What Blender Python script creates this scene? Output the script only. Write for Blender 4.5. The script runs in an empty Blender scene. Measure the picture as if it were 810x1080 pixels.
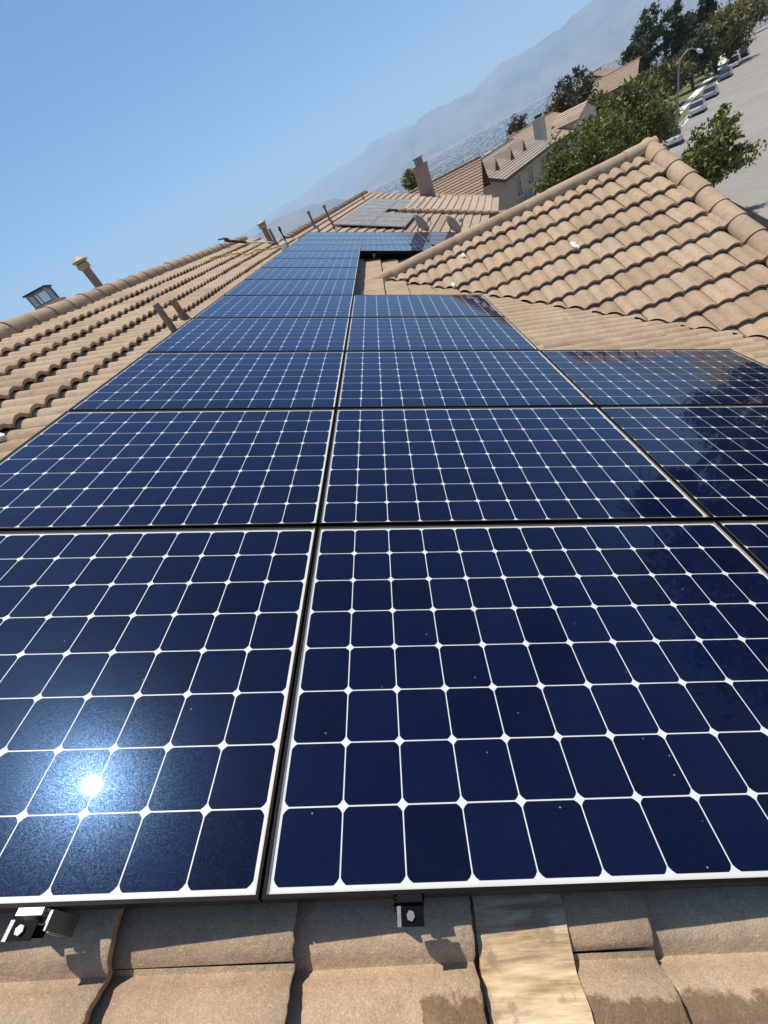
import bpy, bmesh, math, random
import numpy as np
from mathutils import Vector, Matrix
R = math.radians
random.seed(7); rng = np.random.default_rng(11)
S = bpy.context.scene
COL = S.collection

# ------------------------------------------------------------------ camera
CAM_POS = Vector((0.60794, -0.13965, 0.85005))
RIGHT = Vector((.919072, -.02612, -.393223)); DOWN = Vector((-.321484, -.626807, -.709761)); FWD = Vector((-.227936, .778737, -.584478))
FPX = 427.4
cd = bpy.data.cameras.new('camera'); cam = bpy.data.objects.new('camera', cd); COL.objects.link(cam)
cd.sensor_fit = 'HORIZONTAL'; cd.sensor_width = 36; cd.lens = 36 * FPX / 810
cd.clip_start = .02; cd.clip_end = 60000
m = Matrix((RIGHT, -DOWN, -FWD)).transposed().to_4x4(); m.translation = CAM_POS
cam.matrix_world = m
S.camera = cam

# ------------------------------------------------------------------ sky, sun, exposure
SUN = Vector((-.13827, .26710, .95370)).normalized()
w = bpy.data.worlds.new('World'); S.world = w; w.use_nodes = True
nt = w.node_tree; bg = nt.nodes['Background']
sky = nt.nodes.new('ShaderNodeTexSky'); sky.sky_type = 'NISHITA'; sky.sun_disc = False
sky.sun_elevation = math.asin(SUN.z); sky.sun_rotation = math.atan2(SUN.x, SUN.y)
sky.altitude = 300; sky.air_density = 1.0; sky.dust_density = .7; sky.ozone_density = 3.5
wb = nt.nodes.new('ShaderNodeMixRGB'); wb.blend_type = 'MULTIPLY'; wb.inputs[0].default_value = 1; wb.inputs[2].default_value = (.76, .97, 1.17, 1)
nt.links.new(sky.outputs[0], wb.inputs[1]); nt.links.new(wb.outputs[0], bg.inputs[0]); bg.inputs[1].default_value = .09
sl = bpy.data.lights.new('sun', 'SUN'); sl.energy = 5.0; sl.angle = R(.53); sl.color = (1, .95, .87)
so = bpy.data.objects.new('sun', sl); COL.objects.link(so); so.rotation_mode = 'QUATERNION'
so.rotation_quaternion = SUN.to_track_quat('Z', 'Y')
S.view_settings.view_transform = 'Standard'; S.view_settings.look = 'None'; S.view_settings.gamma = 1
S.view_settings.exposure = 0.15
S.render.engine = 'CYCLES'; S.cycles.use_denoising = True
S.cycles.max_bounces = 6; S.cycles.transparent_max_bounces = 12; S.cycles.volume_bounces = 1
S.cycles.sample_clamp_indirect = 6

# ------------------------------------------------------------------ materials
MATS = {}
class NT:
    def __init__(s, name):
        s.m = bpy.data.materials.new(name); s.m.use_nodes = True; s.t = s.m.node_tree
        s.p = s.t.nodes['Principled BSDF']; s.out = s.t.nodes['Material Output']
    def n(s, kind, **kw):
        x = s.t.nodes.new('ShaderNode' + kind)
        for k, v in kw.items():
            if k.startswith('i_'): x.inputs[k[2:].replace('_', ' ')].default_value = v
            else: setattr(x, k, v)
        return x
    def l(s, a, b): s.t.links.new(a, b)
    def noise(s, vec, scale, detail=4, rough=.6):
        x = s.n('TexNoise'); x.inputs['Scale'].default_value = scale; x.inputs['Detail'].default_value = detail; x.inputs['Roughness'].default_value = rough
        if vec is not None: s.l(vec, x.inputs['Vector'])
        return x.outputs['Fac']
    def ramp(s, fac, stops):
        x = s.n('ValToRGB'); e = x.color_ramp.elements
        while len(e) < len(stops): e.new(.5)
        for k, (p, c) in enumerate(stops):
            e[k].position = p; e[k].color = (*c, 1) if len(c) == 3 else c
        s.l(fac, x.inputs[0]); return x.outputs[0]
    def math(s, op, a, b=None, clamp=False):
        x = s.n('Math'); x.operation = op; x.use_clamp = clamp
        for k, v in enumerate((a, b)):
            if v is None: continue
            if isinstance(v, (int, float)): x.inputs[k].default_value = v
            else: s.l(v, x.inputs[k])
        return x.outputs[0]
    def mix(s, fac, a, b, mode='MIX'):
        x = s.n('MixRGB'); x.blend_type = mode
        for k, v in enumerate((fac, a, b)):
            if isinstance(v, (int, float)): x.inputs[k].default_value = v
            elif isinstance(v, tuple): x.inputs[k].default_value = (*v, 1)
            else: s.l(v, x.inputs[k])
        return x.outputs[0]
    def bump(s, h, strength, dist):
        x = s.n('Bump'); x.inputs['Strength'].default_value = strength; x.inputs['Distance'].default_value = dist
        s.l(h, x.inputs['Height']); s.l(x.outputs[0], s.p.inputs['Normal']); return x.outputs[0]
def pos(q): return q.n('NewGeometry').outputs['Position']
def simple(name, col, rough=.6, metal=0, var=.12, scale=6, bump=0, bscale=60, spec=.5):
    q = NT(name); P = pos(q); f = q.noise(P, scale)
    lo = tuple(c * (1 - var) for c in col); hi = tuple(min(1, c * (1 + var)) for c in col)
    q.l(q.ramp(f, [(.3, lo), (.7, hi)]), q.p.inputs['Base Color'])
    q.p.inputs['Roughness'].default_value = rough; q.p.inputs['Metallic'].default_value = metal
    q.p.inputs['Specular IOR Level'].default_value = spec
    if bump: q.bump(q.noise(P, bscale, 5), bump, .01)
    MATS[name] = q.m; return q.m

def tile_mat(name, base, fine=True, stain=True):
    q = NT(name); P = pos(q)
    r = q.math('FRACT', q.math('ADD', q.n('ObjectInfo').outputs['Random'], q.n('NewGeometry').outputs['Random Per Island']))
    a = q.noise(P, 2.2, 5, .65)
    b = q.noise(P, 34, 4, .7); d_ = q.noise(P, 11, 6, .75)
    c0 = q.ramp(a, [(.3, tuple(x * .86 for x in base)), (.7, tuple(min(1, x * 1.1) for x in base))])
    c1 = q.mix(q.ramp(b, [(.45, (0, 0, 0)), (.75, (.5, .5, .5))]), c0, tuple(x * .62 for x in (base[0] * .92, base[1], base[2] * 1.04)))
    c1 = q.mix(q.ramp(d_, [(.48, (0, 0, 0)), (.68, (.65,) * 3)]), c1, tuple(x * k for x, k in zip(base, (.60, .62, .66))))
    tint = q.ramp(r, [(0, (.80, .75, .70)), (.3, (1, .97, .92)), (.55, (.90, .88, .87)), (.8, (1.04, 1.0, .96)), (1, (.96, .99, 1.0))])
    c2 = q.mix(1, c1, tint, 'MULTIPLY')
    if fine:
        g = q.noise(P, 330, 3, .6)
        c2 = q.mix(q.ramp(g, [(.36, (.45,) * 3), (.52, (0, 0, 0))]), c2, tuple(x * .45 for x in base))
        c2 = q.mix(q.ramp(g, [(.58, (0, 0, 0)), (.70, (.5,) * 3)]), c2, (.72, .6, .47))
    if stain:   # damp patches on the nearest tiles, below a ragged edge
        sx = q.n('SeparateXYZ'); q.l(P, sx.inputs[0])
        e = q.noise(P, 9, 5, .7)
        edge = q.math('ADD', q.math('MULTIPLY', e, .11), -.179)
        mk = q.math('MULTIPLY', q.math('MULTIPLY', q.math('SUBTRACT', edge, sx.outputs['Y']), 110, True), q.math('GREATER_THAN', q.math('ADD', sx.outputs['X'], q.math('MULTIPLY', e, .25)), .36))
        c2 = q.mix(mk, c2, q.mix(1, c2, (.47, .40, .34), 'MULTIPLY'))
        q.l(q.math('SUBTRACT', .85, q.math('MULTIPLY', mk, .3)), q.p.inputs['Roughness'])
    else: q.p.inputs['Roughness'].default_value = .85
    q.p.inputs['Specular IOR Level'].default_value = .25
    q.l(c2, q.p.inputs['Base Color'])
    h = q.math('ADD', q.math('MULTIPLY', q.noise(P, 420, 2), .35), q.noise(P, 60, 4))
    q.bump(h, .6, .005)
    MATS[name] = q.m; return q.m
tile_mat('tile', (.495, .36, .242))
tile_mat('tile_far', (.43, .315, .225), fine=False, stain=False)
tile_mat('tile_brown', (.34, .235, .17), fine=False, stain=False)
tile_mat('tile_pink', (.48, .355, .265), fine=False, stain=False)
tile_mat('tile_grey', (.40, .32, .25), fine=False, stain=False)
simple('deck', (.05, .045, .04), .9)
simple('stucco', (.50, .40, .31), .9, bump=.3, bscale=40)
simple('stucco_pale', (.56, .48, .41), .9, bump=.3, bscale=40)
simple('stucco_pink', (.33, .245, .19), .9, bump=.3, bscale=40)
simple('fascia', (.13, .075, .05), .7)
simple('trim_white', (.7, .67, .62), .6)
simple('frame_black', (.006, .006, .007), .55, .0, spec=.1)
simple('aluminium', (.42, .41, .40), .5, .7)
simple('galvanised', (.30, .29, .27), .5, .6, var=.3, scale=12)
simple('pipe_brown', (.26, .18, .12), .65, var=.3, scale=20)
simple('pipe_cap', (.34, .30, .2), .6, var=.3, scale=30)
simple('dark_metal', (.045, .04, .038), .5, .5)
simple('steel', (.5, .5, .5), .3, .9)
simple('black_rubber', (.02, .02, .02), .6)
simple('white_paint', (.75, .75, .73), .4)
simple('hose_yellow', (.50, .36, .08), .5)
simple('dish_grey', (.32, .31, .29), .6, var=.1)
simple('bark', (.11, .08, .055), .9, var=.35, scale=8, bump=.6, bscale=20)
simple('concrete', (.62, .58, .52), .85, var=.1, scale=2, bump=.2)
simple('kerb_concrete', (.5, .47, .42), .85, var=.12, scale=2)
simple('city_wall', (.62, .6, .57), .8)
simple('glass_dark', (.02, .025, .03), .12)
simple('lamp_glass', (.6, .6, .58), .2)
simple('red_lens', (.35, .02, .02), .2)
simple('mortar', (.66, .62, .56), .9)
for nm, c in dict(car_white=(.72, .73, .74), car_silver=(.42, .44, .46), car_dark=(.03, .035, .045), car_blue=(.16, .22, .30)).items():
    mm = simple(nm, c, .25, .2, var=.03); mm.node_tree.nodes['Principled BSDF'].inputs['Coat Weight'].default_value = .7

def asphalt():
    q = NT('asphalt'); P = pos(q)
    a = q.noise(P, .12, 6, .7); b = q.noise(P, 1.4, 5, .7)
    c = q.ramp(a, [(.3, (.22, .20, .17)), (.7, (.29, .265, .225))])
    c = q.mix(q.ramp(b, [(.5, (0, 0, 0)), (.8, (.4, .4, .4))]), c, (.2, .19, .175))
    mp = q.n('Mapping'); mp.inputs['Rotation'].default_value = (0, 0, R(-36)); mp.inputs['Scale'].default_value = (.9, .03, 1); mp.vector_type = 'TEXTURE' if False else 'POINT'
    q.l(P, mp.inputs[0]); t = q.noise(mp.outputs[0], 1.2, 3, .6)
    c = q.mix(q.ramp(t, [(.5, (0, 0, 0)), (.66, (.3, .3, .3))]), c, (.17, .16, .15))
    q.l(c, q.p.inputs['Base Color']); q.p.inputs['Roughness'].default_value = .9
    MATS['asphalt'] = q.m
asphalt()
def ground_mat():
    q = NT('dry_ground'); P = pos(q)
    a = q.noise(P, .05, 8, .65); b = q.noise(P, .9, 6, .7)
    c = q.ramp(a, [(.35, (.20, .15, .095)), (.5, (.27, .20, .125)), (.62, (.13, .125, .06))])
    c = q.mix(q.ramp(b, [(.5, (0, 0, 0)), (.7, (.6, .6, .6))]), c, (.09, .085, .045))
    # valley floor: patchwork of blocks, fields and tree cover
    sx = q.n('SeparateXYZ'); q.l(P, sx.inputs[0])
    v = q.n('TexVoronoi'); v.inputs['Scale'].default_value = .006; q.l(P, v.inputs['Vector'])
    vc = q.ramp(q.n('SeparateColor').outputs[0] if False else q.noise(v.outputs['Position'], 1.7, 2), [(.35, (.10, .11, .06)), (.48, (.22, .19, .14)), (.6, (.13, .13, .08)), (.75, (.33, .29, .23))])
    far = q.ramp(q.math('MULTIPLY', q.math('ADD', sx.outputs['Z'], 140), .012), [(.2, (1, 1, 1)), (.5, (0, 0, 0))])
    q.l(q.mix(far, c, vc), q.p.inputs['Base Color']); q.p.inputs['Roughness'].default_value = .95
    MATS['dry_ground'] = q.m
ground_mat()
def grass_mat():
    q = NT('lawn'); P = pos(q)
    q.l(q.ramp(q.noise(P, .7, 7, .7), [(.35, (.06, .075, .02)), (.6, (.15, .15, .05)), (.72, (.2, .17, .09))]), q.p.inputs['Base Color'])
    q.p.inputs['Roughness'].default_value = .95; MATS['lawn'] = q.m
grass_mat()
def mountain_mat():
    q = NT('mountain'); P = pos(q)
    q.l(q.ramp(q.noise(P, .0011, 9, .68), [(.36, (.06, .065, .045)), (.5, (.16, .135, .10)), (.66, (.24, .2, .15))]), q.p.inputs['Base Color'])
    q.p.inputs['Roughness'].default_value = 1; MATS['mountain'] = q.m
mountain_mat()
def leaf_mat(name, lo, hi):
    q = NT(name)
    r = q.n('NewGeometry').outputs['Random Per Island']
    q.l(q.ramp(r, [(0, lo), (.75, hi), (1, tuple(min(1, c * 1.5) for c in hi))]), q.p.inputs['Base Color'])
    q.p.inputs['Roughness'].default_value = .55; q.p.inputs['Specular IOR Level'].default_value = .35
    tr = q.n('BsdfTranslucent'); mx = q.n('MixShader'); mx.inputs[0].default_value = .25
    q.l(q.ramp(r, [(0, lo), (1, hi)]), tr.inputs[0])
    q.l(q.p.outputs[0], mx.inputs[1]); q.l(tr.outputs[0], mx.inputs[2]); q.l(mx.outputs[0], q.out.inputs[0])
    MATS[name] = q.m
leaf_mat('leaf_green', (.035, .05, .009), (.22, .215, .05))
leaf_mat('leaf_bright', (.045, .06, .01), (.23, .225, .055))
leaf_mat('leaf_olive', (.05, .052, .014), (.22, .19, .06))
leaf_mat('leaf_dark', (.02, .03, .012), (.085, .10, .04))
leaf_mat('leaf_brown', (.06, .04, .02), (.15, .10, .05))
leaf_mat('leaf_valley', (.02, .03, .015), (.06, .07, .035))
leaf_mat('palm_green', (.02, .035, .01), (.08, .11, .03))

def cell_mat():     # silicon under glass: navy, sparkling faintly round the sun's reflection
    q = NT('solar_cell'); P = pos(q)
    r = q.n('ObjectInfo').outputs['Random']
    q.l(q.ramp(r, [(0, (.0011, .0030, .0165)), (.5, (.0018, .0048, .025)), (1, (.0026, .0062, .029))]), q.p.inputs['Base Color'])
    q.p.inputs['Roughness'].default_value = .6; q.p.inputs['Specular IOR Level'].default_value = 0
    g = q.n('BsdfGlossy'); g.inputs['Roughness'].default_value = .215; g.inputs['Color'].default_value = (.28, .52, 1, 1)
    wn = q.noise(P, 1300, 1, .4)
    lw = q.n('LayerWeight'); lw.inputs[0].default_value = .5
    graz = q.math('MULTIPLY', q.math('POWER', lw.outputs['Facing'], 3.4), .42)   # blue sheen of textured silicon at grazing angles
    mx = q.n('MixShader'); q.l(q.math('ADD', graz, q.ramp(wn, [(.46, (0,) * 3), (.58, (.003,) * 3), (.67, (.048,) * 3)]), True), mx.inputs[0])
    q.l(q.p.outputs[0], mx.inputs[1]); q.l(g.outputs[0], mx.inputs[2]); q.l(mx.outputs[0], q.out.inputs[0])
    MATS['solar_cell'] = q.m
cell_mat()
simple('backsheet', (.64, .64, .63), .5, var=.03)
simple('far_cell', (.05, .052, .06), .5, var=.1)
def glass_mat(name, rough=.021, ior=1.5, dust=.003):
    q = NT(name); P = pos(q)
    fr = q.n('Fresnel'); q.l(q.math('ADD', ior, q.math('MULTIPLY', q.n('NewGeometry').outputs['Backfacing'], 1 / ior - ior)), fr.inputs[0])   # thin pane: same from both sides
    tr = q.n('BsdfTransparent'); gl = q.n('BsdfGlossy'); gl.inputs['Roughness'].default_value = rough
    mx = q.n('MixShader'); q.l(q.math('SUBTRACT', fr.outputs[0], .020, True), mx.inputs[0]); q.l(tr.outputs[0], mx.inputs[1]); q.l(gl.outputs[0], mx.inputs[2])
    df = q.n('BsdfDiffuse'); df.inputs[0].default_value = (.62, .52, .36, 1)
    d = q.ramp(q.math('MULTIPLY', q.noise(P, 3, 5, .7), q.noise(P, 90, 3)), [(.12, (dust * .3,) * 3), (.5, (dust * 2.2,) * 3)])
    sp = q.n('TexVoronoi'); sp.inputs['Scale'].default_value = 26; q.l(P, sp.inputs['Vector'])
    spk = q.ramp(sp.outputs['Distance'], [(.035, (.5,) * 3), (.05, (0, 0, 0))])   # specks of dirt
    sel = q.math('GREATER_THAN', q.noise(sp.outputs['Position'], 60, 0), .6)
    tc = q.n('TexCoord'); so_ = q.n('SeparateXYZ'); q.l(tc.outputs['Object'], so_.inputs[0])
    ex = q.math('MINIMUM', so_.outputs['X'], q.math('SUBTRACT', 1.5536, so_.outputs['X'])); ey = q.math('MINIMUM', so_.outputs['Y'], q.math('SUBTRACT', 1.0456, so_.outputs['Y']))
    ed = q.math('MULTIPLY', q.math('SUBTRACT', .013, q.math('MINIMUM', ex, ey)), 130, True)
    low = q.math('MULTIPLY', q.math('SUBTRACT', so_.outputs['X'], 1.5386), 140, True)   # dirt settles along the downslope edge
    film = q.math('MULTIPLY', q.math('MAXIMUM', ed, q.math('MULTIPLY', low, 1.5)), q.math('MULTIPLY', q.noise(P, 5, 4, .7), .7))
    dd = q.math('ADD', q.math('ADD', d, film), q.math('MULTIPLY', spk, sel), True)
    m2 = q.n('MixShader'); q.l(dd, m2.inputs[0]); q.l(mx.outputs[0], m2.inputs[1]); q.l(df.outputs[0], m2.inputs[2])
    q.l(m2.outputs[0], q.out.inputs[0]); MATS[name] = q.m
glass_mat('panel_glass'); glass_mat('panel_glass_dusty', .2, 1.3, .33)
def mastic_mat():
    q = NT('mastic'); P = pos(q)
    mp = q.n('Mapping'); mp.inputs['Scale'].default_value = (5, 70, 20); mp.inputs['Rotation'].default_value = (0, 0, .12); q.l(P, mp.inputs[0])
    st = q.noise(mp.outputs[0], 1.0, 5, .65); bl = q.noise(P, 16, 4, .6)
    c = q.ramp(st, [(.36, (.30, .20, .10)), (.5, (.50, .36, .20)), (.64, (.66, .52, .32))])
    c = q.mix(q.ramp(bl, [(.55, (0, 0, 0)), (.62, (.85,) * 3)]), c, (.30, .21, .13))
    q.l(c, q.p.inputs['Base Color']); q.p.inputs['Roughness'].default_value = .42
    q.bump(st, .5, .006); MATS['mastic'] = q.m
mastic_mat()

# ------------------------------------------------------------------ mesh helpers
def tag(o, label=None, cat=None, group=None, kind=None):
    if label: o['label'] = label
    if cat: o['category'] = cat
    if group: o['group'] = group
    if kind: o['kind'] = kind
    return o
def link(name, me, parent=None, mw=None):
    o = bpy.data.objects.new(name, me); COL.objects.link(o)
    if parent is not None: o.parent = parent
    if mw is not None: o.matrix_local = mw
    return o
def empty(name, loc=(0, 0, 0), mw=None):
    o = bpy.data.objects.new(name, None); COL.objects.link(o); o.empty_display_size = .2
    if mw is not None: o.matrix_world = mw
    else: o.location = loc
    return o
def mesh(name, v, f, mat, smooth=None):
    me = bpy.data.meshes.new(name); me.from_pydata([tuple(x) for x in v], [], f); me.update()
    if isinstance(mat, str): mat = MATS[mat]
    me.materials.append(mat)
    if smooth is not None:
        me.polygons.foreach_set('use_smooth', [True] * len(me.polygons)); me.set_sharp_from_angle(angle=R(smooth))
    return me
class MB:
    def __init__(s): s.v = []; s.f = []
    def add(s, v, f):
        b = len(s.v); s.v += [Vector(x) for x in v]; s.f += [tuple(i + b for i in q) for q in f]; return s
    def box(s, lo, hi, M=None):
        x0, y0, z0 = lo; x1, y1, z1 = hi
        v = [Vector(p) for p in ((x0, y0, z0), (x1, y0, z0), (x1, y1, z0), (x0, y1, z0), (x0, y0, z1), (x1, y0, z1), (x1, y1, z1), (x0, y1, z1))]
        if M is not None: v = [M @ p for p in v]
        return s.add(v, [(3, 2, 1, 0), (4, 5, 6, 7), (0, 1, 5, 4), (1, 2, 6, 5), (2, 3, 7, 6), (3, 0, 4, 7)])
    def tube(s, pts, r, n=8, cap=True):
        pts = [Vector(p) for p in pts]; rr = r if isinstance(r, (list, tuple)) else [r] * len(pts)
        rings = []; b = len(s.v); up = None
        for i, p in enumerate(pts):
            d = (pts[min(i + 1, len(pts) - 1)] - pts[max(i - 1, 0)]).normalized()
            if up is None: up = d.orthogonal().normalized()
            a = (up - d * up.dot(d)).normalized(); up = a; c = d.cross(a)
            for k in range(n):
                t = 2 * math.pi * k / n; s.v.append(p + (a * math.cos(t) + c * math.sin(t)) * rr[i])
        for i in range(len(pts) - 1):
            for k in range(n):
                k2 = (k + 1) % n; s.f.append((b + i * n + k, b + i * n + k2, b + (i + 1) * n + k2, b + (i + 1) * n + k))
        if cap: s.f.append(tuple(b + k for k in reversed(range(n)))); s.f.append(tuple(b + (len(pts) - 1) * n + k for k in range(n)))
        return s
    def build(s, name, mat, parent=None, smooth=None, mw=None):
        return link(name, mesh(name, s.v, s.f, mat, smooth), parent, mw)
def frame(o, x, y, z):
    m = Matrix((Vector(x), Vector(y), Vector(z))).transposed().to_4x4(); m.translation = Vector(o); return m
def px(p):
    d = Vector(p) - CAM_POS; z = d.dot(FWD)
    if z <= .05: return None
    return (405 + FPX * d.dot(RIGHT) / z, 540 + FPX * d.dot(DOWN) / z, d.length)
def join(name, meshes_mats, mat, parent, smooth=None):
    V = []; F = []
    for me, M in meshes_mats:
        b = len(V); V += [M @ v.co for v in me.vertices]; F += [tuple(i + b for i in p.vertices) for p in me.polygons]
    return link(name, mesh(name, V, F, mat, smooth), parent)

# ------------------------------------------------------------------ land heights
CURB = [(-60, 13.5), (10, 13.5), (25, 16), (42, 22), (64, 34), (86.3, 50.5), (107, 66), (126, 81), (140, 90.5), (160, 102), (200, 122), (300, 160)]
PROF = [(-60, -5.5), (0, -6.0), (15, -6.6), (27, -7.3), (40, -8.2), (64, -9.6), (86, -10.4), (107, -10.8), (126, -10.7), (140, -10.8), (170, -11.2), (200, -12.5), (260, -20)]
RW = 15.0
def curb_x(y): return np.interp(y, [a for a, b in CURB], [b for a, b in CURB])
def road_z(y): return np.interp(y, [a for a, b in PROF], [b for a, b in PROF])
def sstep(x, a, b):
    t = np.clip((x - a) / (b - a), 0, 1); return t * t * (3 - 2 * t)
def land(x, y):
    x = np.asarray(x, float); y = np.asarray(y, float)
    dx = (x - curb_x(y)) * .8; z = road_z(y)
    r = np.hypot(x, y)
    z = z - .8 * ((dx > -9) & (dx < RW + 2.5)) + .05
    left = np.maximum(0, -dx - 34); right = np.maximum(0, dx - RW - 2)
    z = z - .42 * left + np.minimum(.30 * right, 10) * sstep(y, 20, 90) + np.minimum(.12 * right, 5)
    z = z - .40 * np.maximum(0, y - 195 - np.clip(dx, -20, 60) * .6)
    z = z + .5 * np.sin(x * .11 + 1) * np.sin(y * .09) * ((right > 4) | (left > 2))
    floor = -140 + np.maximum(0, r - 5000) * .017 + 3 * np.sin(x * .0011) * np.sin(y * .0013)
    return np.maximum(z, floor)
rad = np.concatenate([[.5], np.geomspace(2, 19000, 380)]); ang = np.linspace(0, 2 * math.pi, 361)[:-1]
X = rad[:, None] * np.sin(ang); Yg = rad[:, None] * np.cos(ang); Z = land(X, Yg)
V = np.stack([X, Yg, Z], -1).reshape(-1, 3); nA = len(ang)
i = np.arange(len(rad) - 1)[:, None] * nA; j = np.arange(nA)[None]; j2 = (j + 1) % nA
F = np.stack([i + j, i + nA + j, i + nA + j2, i + j2], -1).reshape(-1, 4)
F = np.concatenate([F[:, ::-1]])
me = mesh('ground', V.tolist(), F.tolist(), 'dry_ground', 60)
tag(link('ground', me), 'dry tan hillside and valley floor', kind='structure')

# road, kerb, parkway, sidewalk follow the street
def ribbon(name, off0, off1, dz, mat, y0=-50, y1=215, thick=.5, step=2.0):
    ys = np.arange(y0, y1, step); v = []; f = []
    for y in ys:
        dy = .5; tx = (curb_x(y + 3) - curb_x(y - 3)) / 6; L = math.hypot(tx, 1); nx, ny = 1 / L, -tx / L
        for o, d in ((off0, 0), (off1, 0), (off1, -thick), (off0, -thick)):
            v.append((curb_x(y) + nx * o, y + ny * o, road_z(y) + dz + d))
    n = len(ys)
    for k in range(n - 1):
        a = 4 * k; b = a + 4
        f += [(a, a + 1, b + 1, b), (a + 1, a + 2, b + 2, b + 1), (a + 3, a, b, b + 3)]
    o = link(name, mesh(name, v, f, mat, 40)); return tag(o, None, kind='structure')
ribbon('road', 0, RW, 0, 'asphalt')
ribbon('gutter', -.02, .5, .004, 'kerb_concrete')
ribbon('kerb', -.18, -.022, .14, 'kerb_concrete', thick=.8)
ribbon('parkway', -1.75, -.19, .135, 'lawn', thick=.8)
ribbon('sidewalk', -3.25, -1.76, .15, 'concrete', thick=.8)
ribbon('front_lawn', -8.5, -3.26, .12, 'lawn', thick=.9)
ribbon('far_kerb', RW + .01, RW + .2, .14, 'kerb_concrete', thick=.8)
ribbon('far_sidewalk', RW + .21, RW + 1.9, .15, 'concrete', thick=.8)

# ------------------------------------------------------------------ mountains and distant hills
def ridge(name, D, depth, prof, seed, base=-150, n=260, amp=1.0):
    az = np.linspace(prof[0][0], prof[-1][0], n); el = np.interp(az, [a for a, b in prof], [b for a, b in prof])
    r2 = np.random.default_rng(seed); ph = r2.uniform(0, 6.28, 40)
    v = []; f = []; rows = 26
    for k, a in enumerate(az):
        jag = sum(math.sin(a * fq + ph[q]) * .11 / (q + 1) for q, fq in enumerate((.9, 1.7, 3.1, 5.3, 8.7))) * amp
        H = D * math.tan(R(el[k] + jag))
        for t in range(rows):
            s = t / (rows - 1)                       # 0 crest, 1 foot
            d = D - depth * s
            spur = sum(math.sin(a * fq + ph[10 + q] + s * 2.2 * math.sin(ph[20 + q] + a)) / (q + 1.2) for q, fq in enumerate((1.6, 3.7, 7.1, 13.3)))
            z = base + (H - base) * ((1 - s) ** 1.35) + spur * (H - base) * .042 * math.sin(math.pi * min(1, s * 1.15)) * amp
            v.append((d * math.sin(R(a)), d * math.cos(R(a)), z))
    for k in range(n - 1):
        for t in range(rows - 1):
            a = k * rows + t; f.append((a, a + 1, a + rows + 1, a + rows))
    return tag(link(name, mesh(name, v, f, 'mountain', 80)), None, kind='structure')
ridge('mountain', 12500, 3800, [(-2, .2), (0, 1.2), (2.5, 2.4), (5, 2.75), (8.6, 2.85), (12.2, 2.75), (13.2, 2.95), (15.8, 3.2), (18.2, 3.25), (21, 3.4), (23, 3.6), (28, 3.9), (36, 3.9), (50, 3)], 3)
ridge('mountain', 17500, 3500, [(-70, 1.2), (-40, 1.6), (-26, 1.5), (-15, 1.9), (-10, 2.2), (-6, 2.4), (-2, 2.7), (1.5, 3.1), (4, 3.0), (10, 2.4), (16, 2)], 5)
ridge('hills', 7800, 1800, [(-60, .6), (-30, .9), (-16, 1.0), (-12, 1.35), (-9.5, 1.45), (-7, 1.25), (-4, .4), (-2, -.6)], 9, amp=.7)

# ------------------------------------------------------------------ city in the valley (one mass)
def city():
    n = 7000
    a = rng.uniform(R(-14), R(30), n); d = 1300 * (8600 / 1300) ** rng.uniform(0, 1, n) ** .8
    x = d * np.sin(a); y = d * np.cos(a)
    gx = np.round(x / 60) * 60 + rng.uniform(-8, 8, n); gy = np.round(y / 45) * 45 + rng.uniform(-5, 5, n)
    z = land(gx, gy); V = []; F = []
    big = rng.uniform(0, 1, n) < .16
    for k in range(n):
        if z[k] < -200: continue
        sx, sy, h = (rng.uniform(18, 60), rng.uniform(14, 40), rng.uniform(6, 10)) if big[k] else (rng.uniform(8, 17), rng.uniform(7, 13), rng.uniform(3.5, 7))
        sc = 1 + max(0, d[k] - 3000) / 5000
        sx *= sc; sy *= sc; b = len(V); c, s = math.cos(.3), math.sin(.3)
        for zz in (-3, h):
            for p, q in ((-sx, -sy), (sx, -sy), (sx, sy), (-sx, sy)):
                V.append((gx[k] + .5 * (p * c - q * s), gy[k] + .5 * (p * s + q * c), z[k] + zz))
        F += [(b + 4, b + 5, b + 6, b + 7), (b, b + 1, b + 5, b + 4), (b + 1, b + 2, b + 6, b + 5), (b + 3, b, b + 4, b + 7)]
    q = NT('city'); r = q.n('NewGeometry').outputs['Random Per Island']
    q.l(q.ramp(r, [(0, (.18, .15, .12)), (.35, (.34, .29, .24)), (.7, (.55, .52, .48)), (.9, (.8, .8, .78)), (1, (.85, .85, .85))]), q.p.inputs['Base Color'])
    q.p.inputs['Roughness'].default_value = .7
    tag(link('city_buildings', mesh('city_buildings', V, F, q.m)), 'pale roofs of the hazy city on the valley floor', 'city', kind='stuff')
    n = 7000
    a = rng.uniform(R(-14), R(30), n); d = 1000 * (8000 / 1000) ** rng.uniform(0, 1, n) ** .85
    x = d * np.sin(a); y = d * np.cos(a); z = land(x, y); V = []; F = []
    for k in range(n):
        b = len(V); s = rng.uniform(3, 8) * (1 + max(0, d[k] - 2500) / 4000); h = rng.uniform(5, 11)
        V += [(x[k] - s, y[k], z[k] + h * .3), (x[k], y[k] - s, z[k] + h * .35), (x[k] + s, y[k], z[k] + h * .3), (x[k], y[k] + s, z[k] + h * .3), (x[k] + s * .2, y[k], z[k] + h), (x[k], y[k], z[k] - 1)]
        F += [(b, b + 1, b + 4), (b + 1, b + 2, b + 4), (b + 2, b + 3, b + 4), (b + 3, b, b + 4), (b + 1, b, b + 5), (b + 2, b + 1, b + 5)]
    tag(link('valley_trees', mesh('valley_trees', V, F, 'leaf_valley')), 'dark scattered treetops across the valley floor', 'trees', kind='stuff')
city()

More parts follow.
